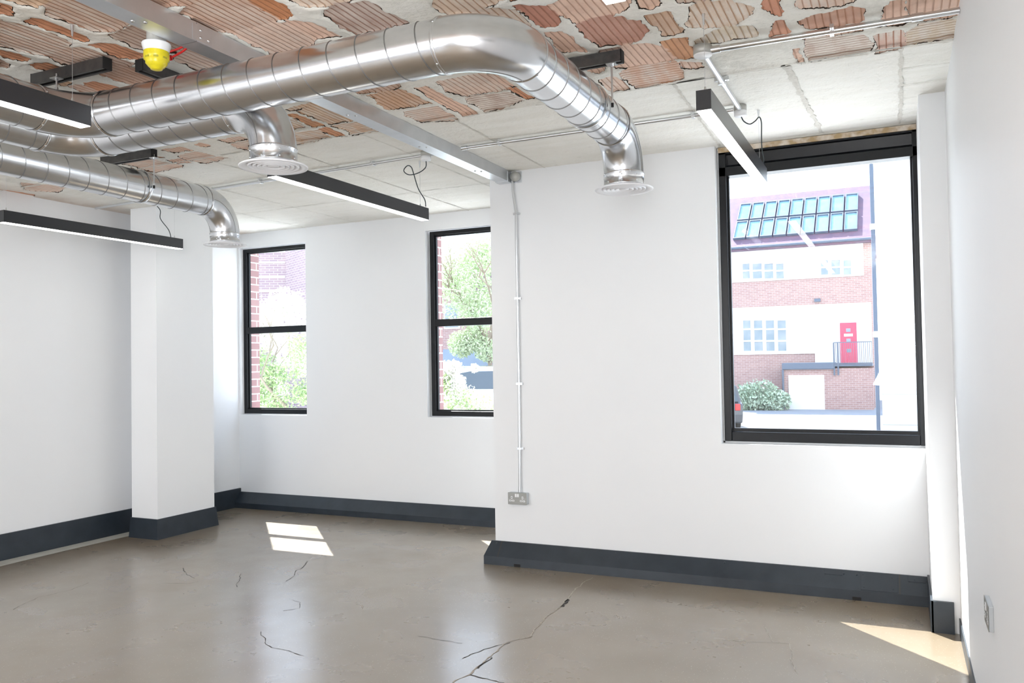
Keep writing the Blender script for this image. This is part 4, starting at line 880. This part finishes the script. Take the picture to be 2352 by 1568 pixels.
# near white building
YW = 30.3; q = MB(); wx0 = at(2020, 700, 1, YW).x
wbld = thing('white_building', (wx0, YW, GZ), 'tall white panelled building at the right edge of the big window', 'building')
q = MB(); q.box(wx0, wx0+14, YW, YW+9, GZ, 14); q.build('wall', 'render', wbld)
for py in (442, 505, 905, 975):
    zz = at(2040, py, 1, YW).z; q = MB(); q.box(wx0, wx0+14, YW-.004, YW+.01, zz-.012, zz+.012); q.build('panel_joint', 'screed', wbld)
xp = at(2010, 700, 1, YW-.1).x
dp = thing('downpipe', (xp, YW-.1, GZ), 'tall dark downpipe on the corner of the white building', 'drainpipe')
q = MB(); q.tube([(xp, YW-.1, GZ), (xp, YW-.1, at(2002, 378, 1, YW).z)], .065, 12); q.build('pipe', 'bluegrey', dp)
for py in (522, 768): q = MB(); zz = at(2005, py, 1, YW).z; q.tube([(xp, YW-.1, zz-.1), (xp, YW-.1, zz+.1)], .10, 12); q.build('bracket', 'zinc', dp)

# vegetation
def foliage(centres, n, size, seed):
    r = np.random.default_rng(seed); V = []; Fs = []
    for i in range(n):
        cx, cy_, cz, rx, ry, rz = centres[r.integers(len(centres))]
        d = r.normal(size=3); d /= np.linalg.norm(d); rad = r.random()**.45; p = np.array([cx, cy_, cz])+d*rad*np.array([rx, ry, rz])
        a = r.normal(size=3); a /= np.linalg.norm(a); b_ = np.cross(a, r.normal(size=3)); b_ /= np.linalg.norm(b_); s = size*r.uniform(.6, 1.3)
        k = len(V); c2_ = np.cross(a, b_)*s*.15
        V += [tuple(p-a*s), tuple(p-b_*s*.5+c2_), tuple(p+a*s), tuple(p+b_*s*.5+c2_)]; Fs.append((k, k+1, k+2, k+3))
    mb = MB(); mb.add(V, Fs); return mb
def branches(base, h, spread, seed, r0=.09, depth=4):
    r = random.Random(seed); mb = MB()
    def grow(p, d, l, rad, k):
        pts = [p]; q_ = p
        for i in range(4):
            d = (d+Vector((r.uniform(-.18, .18), r.uniform(-.18, .18), r.uniform(-.02, .12)))).normalized(); q_ = q_+d*l/4; pts.append(q_)
        mb.tube(pts, [rad*(1-.12*i) for i in range(5)], 7)
        if k > 0:
            for j in range(r.choice((2, 3))):
                a = r.uniform(0, 2*PI); nd = (d+Vector((math.cos(a)*spread, math.sin(a)*spread, .15))).normalized(); grow(pts[-1-r.choice((0, 0, 1))], nd, l*.72, rad*.58, k-1)
    grow(Vector(base), Vector((0, 0, 1)), h*.36, r0, depth); return mb
def tree(name, base, h, cents, n, size, lmat, label, cat, seed, trunk=True, bloom=None, r0=.09):
    e = thing(name, base, label, cat)
    if trunk: branches(base, h, .75, seed, r0).build('trunk', 'bark', e)
    foliage(cents, n, size, seed).build('foliage', lmat, e, kind='stuff')
    if bloom: foliage(bloom[0], bloom[1], bloom[2], seed+9).build('blossom', 'blossom', e, kind='stuff')
    return e
def blob(px, py, Y, r, ry=None, rz=None):
    p = at(px, py, 1, Y); return (p.x, p.y, p.z, r, ry or r, rz or r)
# hedge by the garage
tree('shrub', (fx(1745, 915, 41.6), 41.6, GZ), 1.6, [blob(1715, 918, 41.6, .9, .6, .8), blob(1745, 912, 41.7, 1.0, .6, .9), blob(1778, 922, 41.6, .8, .5, .65), blob(1700, 925, 41.5, .7, .5, .6)], 5000, .09, 'leaf3', 'grey green shrub between the dark car and the garage', 'shrub', 3, trunk=False)
# tree through window 1
YT = 15; p0 = at(665, 945, 1, YT)
tree('tree', (p0.x, YT, GZ), 4.4, [blob(600, 830, YT, .35), blob(690, 790, YT, .4), blob(630, 860, YT, .3), blob(680, 850, YT, .5), blob(600, 890, YT, .35), blob(650, 920, YT, .4), blob(700, 900, YT, .3), blob(610, 940, YT, .4)], 4200, .042, 'leaf',
     'branching tree outside the narrow window nearest the corner', 'tree', 11, bloom=([blob(600, 725, YT+1, .5), blob(650, 700, YT+1, .45), blob(690, 720, YT+1, .6), blob(610, 770, YT+1, .35), blob(640, 740, YT+1, .5), blob(690, 830, YT+1, .4), blob(650, 800, YT+1.5, .5), blob(620, 900, YT+1.5, .5)], 4200, .06), r0=.07)
# birch through window 2
YB2 = 25.3; p0 = at(1135, 945, 1, YB2)
tree('birch_tree', (p0.x, YB2, -.16), 6.2, [blob(1030, 640, YB2, .8), blob(1070, 600, YB2, .9), blob(1110, 650, YB2, 1.0), blob(1060, 690, YB2, .9), blob(1100, 720, YB2, .8), blob(1060, 790, YB2, .5), blob(1090, 780, YB2, .5), blob(1120, 800, YB2, .5), blob(1115, 580, YB2, .7), blob(1150, 700, YB2, 1.2)], 14000, .055, 'leaf2',
     'pale green birch outside the narrow window beside the pier', 'tree', 21, r0=.12)
p0 = at(1050, 945, 1, 11)
tree('flowering_shrub', (p0.x, 11, GZ), 1.6, [blob(1030, 930, 11, .3), blob(1070, 935, 11, .3), blob(1020, 880, 11, .2), blob(1105, 945, 11, .3)], 1500, .035, 'leaf', 'white flowering shrub below the birch', 'shrub', 31, trunk=True,
     bloom=([blob(1025, 850, 11, .16), blob(1045, 845, 11, .12), blob(1030, 900, 11, .25), blob(1070, 920, 11, .25), blob(1105, 930, 11, .22), blob(1090, 845, 11, .06), blob(1050, 880, 11, .15)], 2600, .03), r0=.03)
# tower through window 1
YTw = 34; tz = at(600, 583, 1, YTw).z
tw = thing('brick_tower', (at(655, 760, 1, YTw).x, YTw, GZ), 'tall red brick tower seen through the narrow window nearest the corner', 'building')
xt = at(656, 760, 1, YTw).x; ang = math.radians(32)
Mx = Matrix.Translation(Vector((xt, YTw, 0))) @ Matrix.Rotation(ang, 4, 'Z')
q = MB(); q.box(-6, 0, 0, 6, GZ, tz, Mx); q.build('wall', 'bricktower', tw)
q = MB(); q.box(0, 4.2, 0.02, 4, GZ, tz+3.5, Mx @ Matrix.Rotation(-math.radians(62)+PI/2-PI/2, 4, 'Z')); q.build('wing', 'bricktower', tw)
for k in range(9): q = MB(); q.box(-5.9, -.0, -.03, 0, tz-.6-k*.75, tz-.5-k*.75, Mx); q.build('stone_course', 'render', tw)
# low wall and dark building through window 2
q = MB(); a_ = at(1000, 840, 1, 26); b_ = at(1180, 840, 1, 26); q.box(a_.x-1, b_.x+1, 27, 27.3, -.16, at(1060, 800, 1, 26).z); tag(q.build('yard_wall', 'hazywall'), 'dark blue grey yard wall behind the parked cars', 'wall')
hs = thing('far_house', (at(1000, 700, 1, 36).x, 36, GZ), 'dark brick house half hidden behind the birch', 'building')
a_ = at(985, 760, 1, 36).x; b_ = at(1075, 760, 1, 36).x
q = MB(); q.box(a_, b_, 36, 42, GZ, at(1030, 665, 1, 36).z); q.build('wall', 'brickfar', hs)
q = MB(); zt_ = at(1030, 668, 1, 36).z; q.extr([(0, 35.7, zt_), (0, 39, zt_+1.6), (0, 42.3, zt_)], (a_-.2, 0, 0), (b_+.2, 0, 0)); q.build('roof', 'slate', hs)
for k in range(2):
    xx = a_+.9+k*1.6; q = MB(); q.box(xx, xx+.9, 35.95, 36, zt_-1.9, zt_-.6); f = q.build('window', 'render', hs); q = MB(); q.box(xx+.08, xx+.82, 35.93, 35.95, zt_-1.82, zt_-.68); q.build('pane', 'paneglass', f)
# cars
q = MB(); q.box(-20, -6.2, 16, 31, GZ+.013, -.16); tag(q.build('raised_yard', 'asphalt', kind='structure'), 'raised grey parking yard outside the narrow windows', 'ground')
def car(loc, rz, paint, label, L_=4.2, W_=1.72, Hh=1.48, suv=False):
    e = thing('car', (0, 0, 0), label, 'car')
    up_ = [(-L_/2+.03, .55), (-L_/2+.05, .92), (-L_/2+.22, .98), (-L_/2+(.35 if suv else .5), Hh-.06), (-L_/2+.9, Hh), (.25, Hh), (.75, Hh-.12), (1.25, .98), (L_/2-.35, .86), (L_/2-.04, .70), (L_/2, .45), (L_/2-.05, .25), (-L_/2+.05, .25)]
    def hw(z): return W_/2*(1-.20*max(0, (z-.9)/(Hh-.9))) if z > .9 else W_/2*(1-.05*max(0, (.5-z)/.3))
    n_ = len(up_); vs = [(x, -hw(z), z) for x, z in up_]+[(x, hw(z), z) for x, z in up_]
    q = MB(); q.add(vs, [(i, (i+1) % n_, n_+(i+1) % n_, n_+i) for i in range(n_)]+[tuple(range(n_))[::-1], tuple(range(n_, 2*n_))]); bd = q.build('body', paint, bevel=.05); parts = [bd]
    for s in (-1, 1):
        q = MB(); P = [(-L_/2+.62, .98), (-L_/2+.80, Hh-.10), (.22, Hh-.10), (.66, Hh-.18), (1.05, .98)]; P2 = [(x, s*(hw(z)+.006), z) for x, z in P]; P3 = [(x, s*(hw(z)-.02), z) for x, z in P]
        q.add(P2+P3, [tuple(range(5)), tuple(range(5, 10))[::-1]]+[(i, (i+1) % 5, 5+(i+1) % 5, 5+i) for i in range(5)]); parts.append(q.build('side_window', 'carglass'))
        for xx in (-L_/2+.75, L_/2-.75):
            q = MB(); Mx = Matrix.Translation(Vector((xx, s*(W_/2-.11), .31))) @ Matrix.Rotation(PI/2, 4, 'X'); q.lathe([(0, -.11), (.18, -.115), (.20, -.11), (.30, -.10), (.31, 0), (.30, .10), (.20, .11), (0, .11)], Mx, 28); parts.append(q.build('wheel', 'tyre'))
            k = MB(); k.lathe([(0, -.118*s*-1), (.17, -.118*s*-1), (.19, -.10*s*-1)], Mx, 20); h_ = k.build('hubcap', 'zinc'); h_.parent = parts[-1]
        q = MB(); q.box(-L_/2-.02, -L_/2+.14, s*(W_/2-.22)-.1, s*(W_/2-.16)+.14, .70, .93); parts.append(q.build('tail_light', 'taillight', bevel=.02))
        q = MB(); q.box(L_/2-.25, L_/2-.01, s*(W_/2-.28)-.16, s*(W_/2-.28)+.16, .58, .72); parts.append(q.build('headlight', 'zinc', bevel=.03))
    for (xa, za, xb, zb) in ((-L_/2+.19, 1.0, -L_/2+(.36 if suv else .49), Hh-.12), (1.22, .99, .80, Hh-.16)):
        s = 1 if xa > 0 else -1; q = MB(); q.add([(xa+s*.02, -hw(za)+.12, za), (xa+s*.02, hw(za)-.12, za), (xb+s*.03, hw(zb)-.12, zb), (xb+s*.03, -hw(zb)+.12, zb), (xa-s*.03, -hw(za)+.12, za), (xa-s*.03, hw(za)-.12, za), (xb-s*.03, hw(zb)-.12, zb), (xb-s*.03, -hw(zb)+.12, zb)],
            [(0, 1, 2, 3), (4, 7, 6, 5), (0, 4, 5, 1), (1, 5, 6, 2), (2, 6, 7, 3), (3, 7, 4, 0)]); parts.append(q.build('windscreen' if s > 0 else 'rear_window', 'carglass'))
    q = MB(); q.box(-L_/2-.012, -L_/2+.06, -.26, .26, .52, .63); parts.append(q.build('number_plate', 'plate'))
    for o in parts: o.parent = e
    e.location = loc; e.rotation_euler = (0, 0, rz); return e
pc = at(1706, 985, 1, 29.5); car((pc.x-1.55, pc.y+1.75, GZ), math.radians(112), 'cardark', 'dark car at the left edge of the big window, tail lights showing', suv=True, Hh=1.62)
car((-12.3, 23.0, -.16), math.radians(200), 'cardark', 'dark car parked behind the white car beyond the birch')
car((-8.7, 17.3, -.16), math.radians(190), 'carwhite', 'white car parked beyond the flowering shrub')
car((-11.6, 20.2, -.16), math.radians(195), 'cargrey', 'silver car parked left of the white car')
